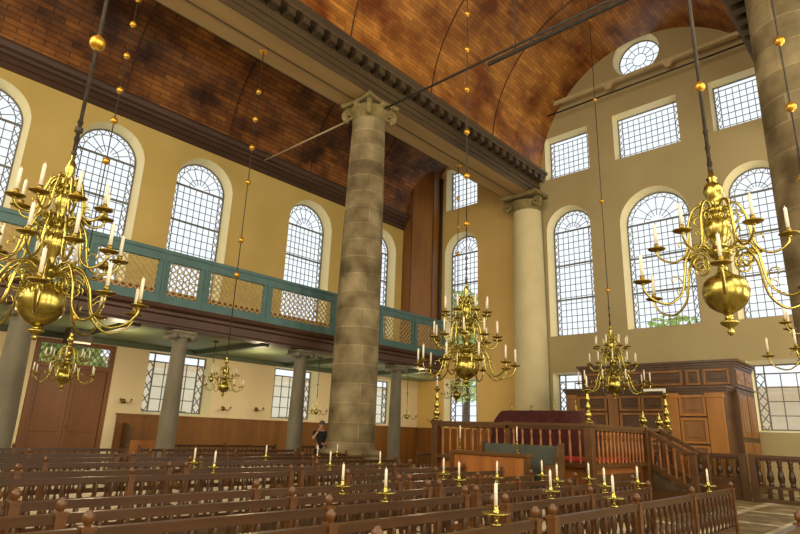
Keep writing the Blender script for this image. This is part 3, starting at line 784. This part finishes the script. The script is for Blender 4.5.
# candle holders standing on the bench rails
def make_holder():
    t = thing('candle_holder', 'x', 'candle holder', (0, 0, 0), 0, 'candle holders on the bench rails')
    m = MB(); m.lathe([(0, .0), (.035, 0), (.035, .012), (.012, .02), (.01, .05), (.016, .06), (.075, .064), (.1, .078), (.098, .086), (.06, .076), (.02, .076), (.022, .1), (.016, .11), (.018, .13), (0, .13)], n=14)
    m.build('tray', M['brass'], t)
    m = MB(); m.lathe([(0, .12), (.0135, .12), (.0125, .27), (.008, .278), (.002, .28), (.002, .295), (0, .295)], n=10); m.build('candle', M['candle'], t)
    return t
HL = [(6.62, 9.5, 'lone candle in the middle distance left of the standing person'), (7.86, 9.5, 'candle on a far bench rail right below the standing person'),
      (9.54, 10.8, 'candle nearest the foot of the big stone column, left side'), (6.14, 7.1, 'candle below the standing person, on the spindle bench'),
      (4.0, 4.42, 'candle in a wide brass tray left of centre, fourth row'), (7.24, 7.1, 'candle right of the foot of the big stone column'),
      (3.92, 3.76, 'candle in a brass tray at centre, third row, the nearer of the two middle trays'), (6.5, 5.15, 'candle below the left corner post of the platform'),
      (5.88, 4.42, 'candle in front of the left end of the wooden booth'), (6.7, 4.42, 'candle in front of the middle of the wooden booth'),
      (7.87, 4.42, 'left of the two candles between the booth and the platform corner'), (7.07, 3.76, 'right of the two candles between the booth and the platform corner'),
      (5.65, 3.08, 'candle right of centre in a brass tray, second row'), (3.62, 2.4, 'candle in a brass bowl at the bottom edge, right of centre'),
      (7.98, 3.76, 'candle just under the right corner post of the platform'), (6.94, 3.08, 'candle leaning on the second row rail, half hidden'),
      (7.95, 3.08, 'candle before the dark side of the platform stairs'), (5.59, 2.4, 'tall candle in a brass tray on the lower right bench, left part'),
      (8.55, 2.4, 'candle on the lower right bench near its end post'), (4.16, 7.1, 'right of the two far left candles before the dado'),
      (4.36, 8.0, 'left of the two far left candles before the dado')]
h0 = make_holder(); used = False
for x, y, lb in HL:
    o = h0 if not used else copy_tree(h0); used = True
    o.location = (x, y, .906); o['label'] = lb; o.rotation_euler.z = random.random() * 6
    o.rotation_euler.x = random.uniform(-.01, .01)

# ------------------------------------------------------------------ booth in front of the platform
t = thing('wardens_booth', 'wooden booth with orange boarded front and green padded back before the platform', 'booth', (10.2, 5.75, 0))
m = MB(); m.box(0, .06, .3, 2.1, .02, 1.12)
for i in range(7): m.box(-.008, .0, .32 + i * .26, .34 + i * .26, .1, 1.1)
m.build('front_panel', M['tebah_bal'], t)
m = MB(); m.box(-.04, .2, .26, 2.14, 1.12, 1.19); m.build('ledge', M['tebah'], t, bevel=.01)
for y in (.3, 2.1):
    m = MB(); m.box(-.03, .06, y - .05, y + .05, 0, 1.12); m.build('post', M['tebah'], t)
m = MB(); m.box(.72, .82, .02, 1.77, .5, 1.36)
m.build('back_pad', M['green_pad'], t)
m = MB()
for y in (-.05, 1.78): m.box(.1, .85, y, y + .06, 0, 1.0); m.prism([(.5, 1.0), (.85, 1.0), (.88, 1.42), (.7, 1.4), (.6, 1.15)], lambda u, v, w: (u, w, v), y, y + .06)
m.box(.2, .75, .02, 1.77, .4, .45); m.build('side_wings', M['tebah'], t)
def tall_candle(x, y, z, label):
    t = thing('candlestick', label, 'candlestick', (x, y, z), 0, 'slim candlesticks on the booth ledge')
    m = MB(); m.lathe([(0, 0), (.05, 0), (.05, .02), (.015, .03), (.015, .1), (.025, .12), (.012, .15), (.03, .17), (.03, .18), (.016, .2), (.016, .23), (0, .23)], n=12); m.build('stick', M['brass_dark'], t)
    m = MB(); m.lathe([(0, .23), (.014, .23), (.013, .5), (.004, .51), (0, .52)], n=10); m.build('candle', M['candle'], t)
tall_candle(10.27, 7.7, 1.19, 'slim candlestick at the left end of the booth ledge')
tall_candle(10.27, 6.3, 1.19, 'slim candlestick near the right end of the booth ledge')

# ------------------------------------------------------------------ platform (tebah)
PX0, PX1, PY0, PY1, PF = 11.8, 14.85, 5.5, 9.6, .92
BAL2 = small([(0, 0), (.026, 0), (.026, .06), (.018, .08), (.026, .12), (.032, .3), (.024, .45), (.018, .56), (.028, .6), (.028, .7), (0, .7)], 'baluster', 10)
BAL2.materials.append(M['tebah_bal'])
t = thing('reading_platform', 'raised wooden reading platform with spindle rail in front of the ark', 'platform', (PX0, PY0, 0))
LX, LY = PX1 - PX0, PY1 - PY0
m = MB(); m.box(0.08, LX - .02, .08, LY - .02, 0, PF)
for i in range(13): m.box(.07, .08, .3 + i * .3, .32 + i * .3, .12, PF - .06)
m.build('podium', M['orange_wood'], t)
m = MB(); m.box(.2, LX - .2, .066, .08, .1, .8); m.box(.6, 1.4, .05, .07, .2, .7); m.box(1.7, 2.5, .05, .07, .2, .7); m.build('side_panelling', M['ark_dark'], t)
m = MB()
for (a, b) in (((0, 0), (0, LY)), ((0, 0), (LX, 0)), ((LX, .9), (LX, LY)), ((0, LY), (LX, LY))):
    for z, w_, h_ in ((1.79, .15, .07), (1.73, .1, .06), (.98, .13, .08)):
        m.bar((*a, z), (*b, z), w_, h_)
m.build('rails', M['tebah'], t)
for (x, y) in ((0, 0), (LX, 0), (0, LY), (LX, LY), (0, LY * .48)):
    q = MB(); w_ = .09 if y != LY * .48 else .05
    q.box(x - w_, x + w_, y - w_, y + w_, 0, 1.76); q.box(x - w_ - .02, x + w_ + .02, y - w_ - .02, y + w_ + .02, 1.755, 1.84); q.build('corner_post', M['tebah'], t, bevel=.01)
def bals(a, b, n):
    for i in range(n):
        f = (i + .5) / n
        inst('baluster', BAL2, None, t, (a[0] + (b[0] - a[0]) * f, a[1] + (b[1] - a[1]) * f, 1.0))
bals((0, 0.1), (0, LY - .1), 17); bals((.1, 0), (LX - .1, 0), 14); bals((.1, LY), (LX - .1, LY), 9); bals((LX, .95), (LX, LY - .1), 10)
# stair going down towards the right aisle
t = thing('platform_stair', 'wooden stair with sloping spindle rails leading down from the platform', 'stair', (PX1 + .12, PY0, 0))
SW = .95
for i in range(5):
    m = MB(); m.box(.06, SW - .06, -.24 * (i + 1) + .0, -.24 * i, 0, PF - .17 * i - .02); m.build('step', M['bench_panel'], t)
for k, x in enumerate((0, SW)):
    m = MB(); y1 = -1.0
    m.bar((x, 0.02, 1.8), (x, y1, 1.24), .13, .09); m.bar((x, 0, 1.0), (x, y1, .42), .08, .12)
    m.box(x - .05, x + .05, y1 - .0, 0, 0, .42)
    m.build('sloping_rail', M['tebah'], t)
    for y, zt in ((.0, 1.78), (y1 - .03, 1.26)):
        q = MB(); q.box(x - .075, x + .075, y - .075, y + .075, 0, zt); q.box(x - .095, x + .095, y - .095, y + .095, zt, zt + .06); q.build('newel', M['tebah'], t, bevel=.01)
    for i in range(5):
        y = -.17 * (i + .7); inst('baluster', BAL2, None, t, (x, y, 1.0 + y * .57), 0, (1, 1, 1.0))
# table draped in dark red velvet
t = thing('draped_reading_table', 'sloping reading table draped in dark red velvet on the platform', 'table', (13.7, 7.6, PF))
m = MB(); n = 40
ring = []
for z, ex, ey, wv in ((1.25, .34, 1.1, 0), (1.2, .4, 1.16, 0), (.98, .5, 1.3, .0), (.9, .52, 1.32, .01), (.5, .54, 1.35, .03), (.02, .56, 1.38, .045)):
    P = []
    for i in range(64):
        a = 2 * PI * i / 64; c, s_ = math.cos(a), math.sin(a); k = 1 / max(abs(c), abs(s_))
        k = min(k, 1.25)
        x, y = ex * c * k, ey * s_ * k; rw = 1 + wv * math.sin(i * PI / 2 + i)
        P.append((x * rw, y * rw, z))
    ring.append(P)
vs = [p for P in ring for p in P]; fs = [tuple(range(64))]
for j in range(len(ring) - 1):
    for i in range(64): fs.append((j * 64 + i, j * 64 + (i + 1) % 64, (j + 1) * 64 + (i + 1) % 64, (j + 1) * 64 + i))
m.add(vs, fs, None, True); m.build('velvet_drape', M['velvet'], t)
m = MB(); m.box(-.2, .2, -1.0, 1.0, .06, .9); m.build('table_body', M['ark_dark'], t)
# cushioned seats along the inside of the rail
t = thing('cushioned_seat', 'red cushion seen between the spindles at the right corner of the platform', 'cushion', (12.15, 6.1, PF))
m = MB(); m.box(-.14, .14, -.4, .4, .12, .22); m.box(.1, 2.0, -.5, -.25, .12, .22); m.build('cushion', M['red'], t, bevel=.03)
m = MB(); m.box(-.14, .14, -.4, .4, 0, .12); m.box(.1, 2.0, -.5, -.25, 0, .12); m.build('bench_box', M['tebah'], t)
# brass candelabra on the platform posts
CB = [(0, 0), (.11, 0), (.11, .02), (.07, .04), (.035, .09), (.07, .13), (.075, .18), (.04, .23), (.03, .26), (.055, .3), (.06, .35), (.03, .4), (.025, .44), (.05, .48), (.045, .53), (.022, .58), (.022, .64), (.05, .67), (.08, .69), (.085, .7), (.03, .71), (.025, .75), (0, .75)]
def candelabrum(x, y, z, label, s=1.0, candle=True, rot=0):
    t = thing('brass_candlestick', label, 'candlestick', (x, y, z), rot, 'brass candlesticks on the platform rail'); t.scale = (s, s, s)
    m = MB(); m.lathe(CB, n=18); m.build('stick', M['brass'], t)
    if candle:
        m = MB(); m.lathe([(0, .74), (.018, .74), (.016, .98), (.004, .99), (0, 1.0)], n=10); m.build('candle', M['candle'], t)
    return t
candelabrum(PX0, PY1, 1.84, 'tall dark brass candlestick on the left corner post of the platform', 1.15)
candelabrum(PX0, PY0, 1.84, 'tall brass candlestick on the right corner post of the platform', .98)
c = candelabrum(PX1 + 1.7, PY0, 1.835, 'brass candlestick carrying a flat white lamp, at the stair top', 1.3, False)
m = MB(); m.box(-.03, .03, -.02, .42, .78, .83); m.box(-.02, .02, -.02, .02, .74, .79); m.build('lamp_bar', M['white'], c)
def finial(x, y, z, label):
    t = thing('brass_finial', label, 'finial', (x, y, z), 0, 'small brass finials on the platform stair')
    m = MB(); m.lathe([(0, 0), (.09, 0), (.09, .02), (.04, .04), (.03, .07), (.08, .11), (.1, .16), (.08, .21), (.03, .25), (.05, .28), (.03, .32), (.015, .36), (0, .42)], n=16); m.build('knob', M['brass'], t)
finial(PX1, PY0, 1.84, 'left small brass finial at the top of the platform stair')
finial(PX1 + 1.1, PY0 + .0, 1.84, 'right small brass finial at the top of the platform stair')
m = MB(); m.bar((PX1 + .05, PY0, 1.8), (PX1 + 1.85, PY0, 1.8), .12, .07); m.bar((PX1 + .05, PY0, 1.3), (PX1 + 1.8, PY0, 1.3), .05, .05); m.box(PX1 + 1.72, PX1 + 1.84, PY0 - .06, PY0 + .06, 0, 1.78)
tag(m.build('lintel_rail', M['tebah']), 'level rail across the top of the platform stair under the brass finials', 'rail')
# small ornaments standing on the table ridge
for i, (y, hh) in enumerate(((8.55, .22), (7.95, .14), (7.3, .36), (6.7, .26))):
    m = MB(); m.lathe([(0, 0), (.05, 0), (.05, .02), (.02, .04), (.045, .09), (.02, .14), (.01, hh), (0, hh + .02)], (0, 0, 0), 10)
    m.box(-.01, .01, -.05, .05, hh * .75, hh * .8)
    o = m.build('table_ornament', M['brass_dark'], None, (13.7, y, PF + 1.25))
    tag(o, ['leftmost small brass ornament on the velvet table', 'shortest brass ornament on the velvet table, second from the left', 'tallest cross-armed ornament on the velvet table', 'rightmost small brass ornament on the velvet table'][i], 'ornament', 'brass ornaments on the velvet table')

# ------------------------------------------------------------------ ark
t = thing('ark_cabinet', 'huge carved wooden ark cabinet standing against the end wall', 'cabinet', (0, 0, 0))
AY0, AY1, AXF = 4.75, 10.15, 21.2
m = MB(); m.box(AXF + .05, D - .02, AY0 + .05, AY1 - .05, 0, 4.0); m.build('carcass', M['ark_dark'], t)
m = MB()
for (z0, z1, e) in ((3.98, 4.06, .02), (4.06, 4.14, .07), (4.14, 4.22, .13)):
    m.box(AXF - e + .04, D - .02, AY0 - e + .04, AY1 + e - .04, z0, z1)
m.build('cornice', M['ark_dark'], t)
m = MB(); m.box(AXF - .01, D - .02, AY0 - .01, AY1 + .01, 3.3, 3.36); m.build('string_moulding', M['ark_dark'], t)
m = MB(); m.box(AXF, D - .02, AY0, AY1, 0, .25); m.build('plinth', M['ark_dark'], t)
def panel(m, y0, y1, z0, z1, x, d=.03):
    m.box(x - d, x + .02, y0, y1, z0, z1)
def framed(name, y0, y1, z0, z1, x, mat, mat2):
    m = MB(); w_ = .09
    m.box(x - .05, x + .03, y0, y0 + w_, z0, z1); m.box(x - .05, x + .03, y1 - w_, y1, z0, z1)
    m.box(x - .05, x + .03, y0 + w_, y1 - w_, z0, z0 + w_); m.box(x - .05, x + .03, y0 + w_, y1 - w_, z1 - w_, z1)
    f = m.build(name, mat, t, bevel=.012)
    q = MB(); q.box(x - .015, x + .03, y0 + w_, y1 - w_, z0 + w_, z1 - w_); q.box(x - .035, x + .0, y0 + w_ * 2, y1 - w_ * 2, z0 + w_ * 2, z1 - w_ * 2, 0); q.build('field', mat2, f, bevel=.015)
for y0, y1 in ((4.95, 5.75), (5.85, 6.3), (6.4, 8.4), (8.5, 8.95), (9.05, 9.95)):
    framed('frieze_panel', y0, y1, 3.4, 3.93, AXF + .02, M['ark'], M['ark_dark'])
# side face towards the right aisle
m = MB()
for x0, x1 in ((21.35, 22.3), (22.45, 23.4)):
    for z0, z1 in ((.4, 1.6), (1.75, 3.1), (3.42, 3.9)): m.box(x0, x1, AY0 + .02, AY0 + .06, z0, z1); m.box(x0 + .15, x1 - .15, AY0, AY0 + .03, z0 + .15, z1 - .15)
m.build('side_panels', M['ark'], t, bevel=.01)
# projecting lower front with doors
FX = 20.35; FY0, FY1 = 4.95, 10.3
m = MB(); m.box(FX + .03, AXF + .05, FY0 + .03, FY1 - .03, 0, 3.1); m.build('front_body', M['ark_dark'], t)
m = MB()
for (z0, z1, e) in ((3.08, 3.15, .0), (3.15, 3.22, .05), (3.22, 3.3, .1)): m.box(FX - e, AXF + .05, FY0 - e, FY1 + e, z0, z1)
m.build('front_cornice', M['ark_dark'], t)
m = MB(); m.box(FX - .04, AXF, FY0 - .02, FY1 + .02, 0, .3); m.build('front_plinth', M['ark_dark'], t)
for y0, y1, mt in ((5.0, 5.5, 'ark_orange'), (6.35, 6.75, 'ark_orange'), (8.35, 8.7, 'ark'), (9.9, 10.25, 'ark')):
    m = MB(); m.box(FX - .06, FX + .04, y0, y1, .3, 3.0); m.box(FX - .08, FX + .04, y0 - .03, y1 + .03, 2.92, 3.08); m.build('pilaster', M[mt], t, bevel=.01)
for y0, y1, z0, z1 in ((5.52, 6.33, .35, 1.45), (5.52, 6.33, 1.5, 2.3), (5.52, 6.33, 2.35, 3.02)):
    framed('door_panel', y0, y1, z0, z1, FX, M['ark_orange'], M['ark'])
for y0, y1 in ((6.8, 7.55), (7.57, 8.32), (8.75, 9.87)):
    for z0, z1 in ((.35, 1.5), (1.55, 2.45), (2.5, 3.02)): framed('door_panel', y0, y1, z0, z1, FX, M['ark'], M['ark_dark'])

# balustrade before the ark
def turned(n=12):
    return small([(0, 0), (.07, 0), (.07, .05), (.05, .07), (.07, .12), (.088, .2), (.07, .32), (.045, .45), (.07, .5), (.045, .55), (.065, .6), (.07, .66), (0, .66)], 'baluster', n)
BAL3 = turned(); BAL3.materials.append(M['bench'])
def balustrade(y0, y1, label, low=False):
    t = thing('balustrade', label, 'balustrade', (19.6, y0, 0), 0, 'dark balustrade before the ark'); L = y1 - y0
    m = MB(); m.box(-.08, .08, 0, L, 1.16, 1.26); m.box(-.05, .05, 0, L, 1.1, 1.16); m.build('top_rail', M['ark_dark'], t, bevel=.01)
    if low:
        m = MB(); m.box(-.06, .06, 0, L, .5, .62); m.box(-.04, .04, .1, L - .1, .08, .52); m.box(-.06, -.03, .25, L - .25, .16, .44); m.box(-.08, .08, 0, L, 0, .09); m.build('plinth', M['ark_dark'], t)
    else:
        m = MB(); m.box(-.05, .05, 0, L, .36, .44); m.box(-.08, .08, 0, L, 0, .1); m.build('plinth', M['ark_dark'], t)
        for i in range(int(L / .25)):
            q = MB(); q.box(-.03, .03, .06 + i * .25, .18 + i * .25, .1, .36, .0)
            if i < 90: q.build('lower_block', M['bench'], t)
    for y in (0, L):
        m = MB(); m.box(-.1, .1, y - .09, y + .09, 0, 1.28); m.build('pier', M['ark_dark'], t, bevel=.01)
    n = int(L / .25); z = .62 if low else .44; sc = (1.12 - z) / .66
    for i in range(n): inst('baluster', BAL3, None, t, (0, (i + .5) * L / n, z), 0, (1, 1, sc))
balustrade(4.5, 6.3, 'dark balustrade section with a solid base, between the stair and the corner pier', True)
balustrade(-1.2, 4.25, 'long dark balustrade section at the right edge, pale wall showing between its spindles')
balustrade(6.55, 10.6, 'dark balustrade section hidden behind the platform', True)

# ------------------------------------------------------------------ person
def skin(name, verts, edges, radii, mat, parent, levels=2, root=0):
    me = bpy.data.meshes.new(name); me.from_pydata(verts, edges, [])
    o = bpy.data.objects.new(name, me); COL.objects.link(o); md = o.modifiers.new('skin', 'SKIN')
    for i, r in enumerate(radii):
        me.skin_vertices[0].data[i].radius = r if isinstance(r, tuple) else (r, r)
    me.skin_vertices[0].data[root].use_root = True
    md.use_smooth_shade = True; s2 = o.modifiers.new('sub', 'SUBSURF'); s2.levels = levels; s2.render_levels = levels
    dg = bpy.context.evaluated_depsgraph_get(); m2 = bpy.data.meshes.new_from_object(o.evaluated_get(dg))
    bpy.data.objects.remove(o); m2.materials.clear(); m2.materials.append(mat); m2.name = name
    for p in m2.polygons: p.use_smooth = True
    ob = bpy.data.objects.new(name, m2); COL.objects.link(ob); ob.parent = parent; return ob
pr = thing('person', 'standing person in dark clothes, hand raised to the face, left of the stone column', 'person', (12.5, 14.98, 0), math.radians(-125))
# local frame: faces +X, left is +Y
V = [(0, 0, .95), (0, 0, 1.15), (0, 0, 1.35), (0, 0, 1.48), (.02, 0, 1.56), (.03, 0, 1.64), (.02, 0, 1.73)]
Rr = [(.15, .11), (.14, .1), (.17, .11), (.07, .07), (.055, .055), (.085, .075), (.07, .065)]
E_ = [(0, 1), (1, 2), (2, 3), (3, 4), (4, 5), (5, 6)]
def chain(start, pts, rads):
    p = start
    for q, r in zip(pts, rads):
        V.append(q); Rr.append(r); E_.append((p, len(V) - 1)); p = len(V) - 1
    return p
for s_ in (1, -1):
    chain(0, [(0, s_ * .1, .86), (.02, s_ * .11, .5), (0, s_ * .12, .09), (.05, s_ * .125, .04), (.16, s_ * .135, .03)], [.085, .058, .042, .04, .03])
hl = chain(2, [(0, .2, 1.4), (.04, .25, 1.14), (.2, .12, 1.06)], [.06, .045, .032])
hr = chain(2, [(0, -.2, 1.4), (.1, -.27, 1.2), (.17, -.12, 1.47)], [.06, .045, .032])
skin('body', V, E_, Rr, M['skin'], pr)
for (hx, hy, hz), dv in (((.2, .12, 1.06), (.6, -.7, .1)), ((.17, -.12, 1.47), (-.1, .6, .8))):
    dv = Vector(dv).normalized(); sd = dv.cross(Vector((1, 0, .2))).normalized(); o_ = Vector((hx, hy, hz))
    VV = [tuple(o_), tuple(o_ + dv * .06)]; RR = [(.026, .02), (.034, .016)]; EE = [(0, 1)]
    for i, ln in enumerate((.065, .075, .07, .055)):
        b = o_ + dv * .09 + sd * (-.03 + i * .02); VV.append(tuple(b)); RR.append(.01); EE.append((1, len(VV) - 1))
        VV.append(tuple(b + dv * ln * .6 + Vector((-.008, 0, 0)))); RR.append(.009); EE.append((len(VV) - 2, len(VV) - 1))
        VV.append(tuple(b + dv * ln + Vector((-.02, 0, 0)))); RR.append(.008); EE.append((len(VV) - 2, len(VV) - 1))
    VV.append(tuple(o_ + dv * .04 + sd * -.045)); RR.append(.011); EE.append((0, len(VV) - 1))
    VV.append(tuple(o_ + dv * .07 + sd * -.06)); RR.append(.009); EE.append((len(VV) - 2, len(VV) - 1))
    skin('hand', VV, EE, RR, M['skin'], pr, 1)
fc = MB(); fc.lathe([(0, -.012), (.012, -.005), (.01, .02), (0, .035)], (.115, 0, 1.635), 8)
for s_ in (-1, 1): fc.lathe([(0, -.03), (.018, -.01), (.018, .015), (0, .03)], (.02, s_ * .085, 1.65), 8)
fc.tube([(.11, -.022, 1.605), (.118, 0, 1.603), (.11, .022, 1.605)], .006, 6); fc.build('face_features', M['skin'], pr)
ey = MB()
for s_ in (-1, 1): ey.lathe([(0, -.01), (.01, 0), (0, .01)], (.1, s_ * .032, 1.665), 8)
ey.build('eyes', M['black'], pr)
hm = MB(); hm.lathe([(.093, .0), (.098, .04), (.085, .09), (.05, .125), (0, .135)], (.005, 0, 1.665), 16); hm.build('hair', M['hair'], pr)
V = [(0, 0, .86), (0, 0, 1.15), (0, 0, 1.36), (0, 0, 1.46)]; Rr = [(.175, .13), (.16, .12), (.19, .13), (.085, .085)]; E_ = [(0, 1), (1, 2), (2, 3)]
chain(2, [(0, .2, 1.41), (.025, .235, 1.22)], [.075, .065]); chain(2, [(0, -.2, 1.41), (.06, -.245, 1.27)], [.075, .065])
skin('shirt', V, E_, Rr, M['black'], pr)
V = [(0, 0, 1.02)]; Rr = [(.165, .125)]; E_ = []
for s_ in (1, -1): chain(0, [(0, s_ * .1, .86), (.02, s_ * .11, .5), (0, s_ * .12, .12)], [.1, .075, .062])
skin('trousers', V, E_, Rr, M['black'], pr)

# ------------------------------------------------------------------ outside the windows
def house(x0, x1, y0, y1, h, mat, label, face):
    t = thing('house', label, 'building', ((x0 + x1) / 2, (y0 + y1) / 2, -1))
    w_, l_ = (x1 - x0) / 2, (y1 - y0) / 2
    m = MB(); m.box(-w_, w_, -l_, l_, 0, h); m.build('walls', mat, t)
    m = MB(); m.box(-w_ - .2, w_ + .2, -l_ - .2, l_ + .2, h, h + .3); m.build('eaves', M['facade2'], t)
    for k in range(int((2 * l_ if face == 'x' else 2 * w_) / 2.4)):
        q = MB(); a = 1.0 + k * 2.4
        if face == 'x': q.box(-w_ - .04, -w_, -l_ + a, -l_ + a + 1.0, 1.6, 3.2)
        else: q.box(-w_ + a, -w_ + a + 1.0, -l_ - .04, -l_, 1.6, 3.2)
        q.build('window', M['pillar'], t)
house(2, 40, 31, 36, 5.4, M['facade'], 'low pale house outside the lower left windows', 'y')
house(33, 38, -8, 14, 5.0, M['facade2'], 'low rose house outside the lower windows of the end wall', 'x')
def tree(x, y, h, r, label, sd):
    rnd = random.Random(sd); t = thing('tree', label, 'tree', (x, y, -1))
    m = MB(); m.tube([(0, 0, 0), (.1, 0, h * .5), (0, .1, h * .8)], [.25, .2, .1], 8); m.build('trunk', M['bench_panel'], t)
    m = MB()
    for i in range(1600):
        a = rnd.random() * 2 * PI; u = rnd.uniform(-1, 1); q = r * rnd.random() ** .4; s_ = math.sqrt(1 - u * u)
        c = Vector((q * s_ * math.cos(a), q * s_ * math.sin(a), h * .62 + q * u * 1.3))
        e1 = Vector((rnd.uniform(-1, 1), rnd.uniform(-1, 1), rnd.uniform(-1, 1))).normalized() * .28; e2 = e1.cross(Vector((rnd.random(), rnd.random(), 1))).normalized() * .16
        m.add([c - e1, c + e2, c + e1, c - e2], [(0, 1, 2, 3)])
    m.build('foliage', M['leaf'], t)
tree(31, 22.8, 13.5, 3.0, 'green tree outside the aisle window behind the middle chandelier', 1)
tree(8.4, 27.5, 6.6, 1.7, 'green tree outside above the tall wooden door', 2)
tree(42, 13, 12, 3.0, 'tree outside the lower part of the wide end window', 3)

# ------------------------------------------------------------------ light
wd = bpy.data.worlds.new('World'); S.world = wd; wd.use_nodes = True
bg = wd.node_tree.nodes['Background']; bg.inputs[0].default_value = (.93, .96, 1.0, 1); bg.inputs[1].default_value = 1.25
def area(name, loc, rot, sx, sy, power, col=(1, .9, .7)):
    l = bpy.data.lights.new(name, 'AREA'); l.shape = 'RECTANGLE'; l.size = sx; l.size_y = sy; l.energy = power; l.color = col
    o = bpy.data.objects.new(name, l); COL.objects.link(o); o.location = loc; o.rotation_euler = rot; return o
# daylight entering through the windows of the right wall and the rear wall
PR, PWR = 380, 400
for w in RWIN:
    cx = (w[1] + w[2]) / 2; cz = (w[3] + w[4]) / 2
    area('right_window_daylight', (cx, YR + .06, cz), (PI / 2 + (.35 if w[0] == 'rect' else 0), 0, 0), w[2] - w[1], w[4] - w[3], PR if w[0] == 'arch' else PR * .5)
for w in WWIN:
    cy = (w[1] + w[2]) / 2; cz = (w[3] + w[4]) / 2
    area('rear_window_daylight', (XW + .06, cy, cz), (0, -PI / 2, 0), w[4] - w[3], w[2] - w[1], PWR if w[0] == 'arch' else PWR * .7)

# warm lamps burning under the gallery
for x, y in ((-3, 17.8), (2, 17.8), (6.6, 17.6), (11.8, 17.9), (16.2, 17.9), (20.8, 17.9)):
    l = bpy.data.lights.new('gallery_lamp', 'POINT'); l.energy = 85; l.color = (1, .8, .5); l.shadow_soft_size = .04
    o = bpy.data.objects.new('gallery_lamp', l); COL.objects.link(o); o.location = (x, y, 3.4)
t = thing('projector_box', 'black box lamp fixed under the balcony above the tall door', 'lamp', (6.0, 18.9, 4.03))
m = MB(); m.box(-.35, .35, -.2, .2, -.3, .13); m.build('housing', M['iron'], t, bevel=.02)
m = MB(); m.box(-.3, .3, -.23, -.2, -.31, -.25); m.build('lens_strip', M['white'], t)

# ------------------------------------------------------------------ camera
yaw, pit, rol, F = 0.75454139, 0.2824156, 0.03728288, 570.9308
ca, sa, cb, sb = math.cos(yaw), math.sin(yaw), math.cos(pit), math.sin(pit)
f = Vector((ca * cb, sa * cb, sb)); r = Vector((sa, -ca, 0)); u = r.cross(f)
r2 = r * math.cos(rol) + u * math.sin(rol); u2 = -r * math.sin(rol) + u * math.cos(rol)
cam = bpy.data.cameras.new('camera'); co = bpy.data.objects.new('camera', cam); COL.objects.link(co)
mw = Matrix((r2, u2, -f)).transposed().to_4x4(); mw.translation = Vector((0, 0, 1.5)); co.matrix_world = mw
cam.sensor_width = 36; cam.lens = F / 800 * 36; cam.clip_start = .05; cam.clip_end = 300
S.camera = co
S.view_settings.view_transform = 'Standard'; S.view_settings.look = 'None'; S.view_settings.gamma = 1; S.view_settings.exposure = -.1
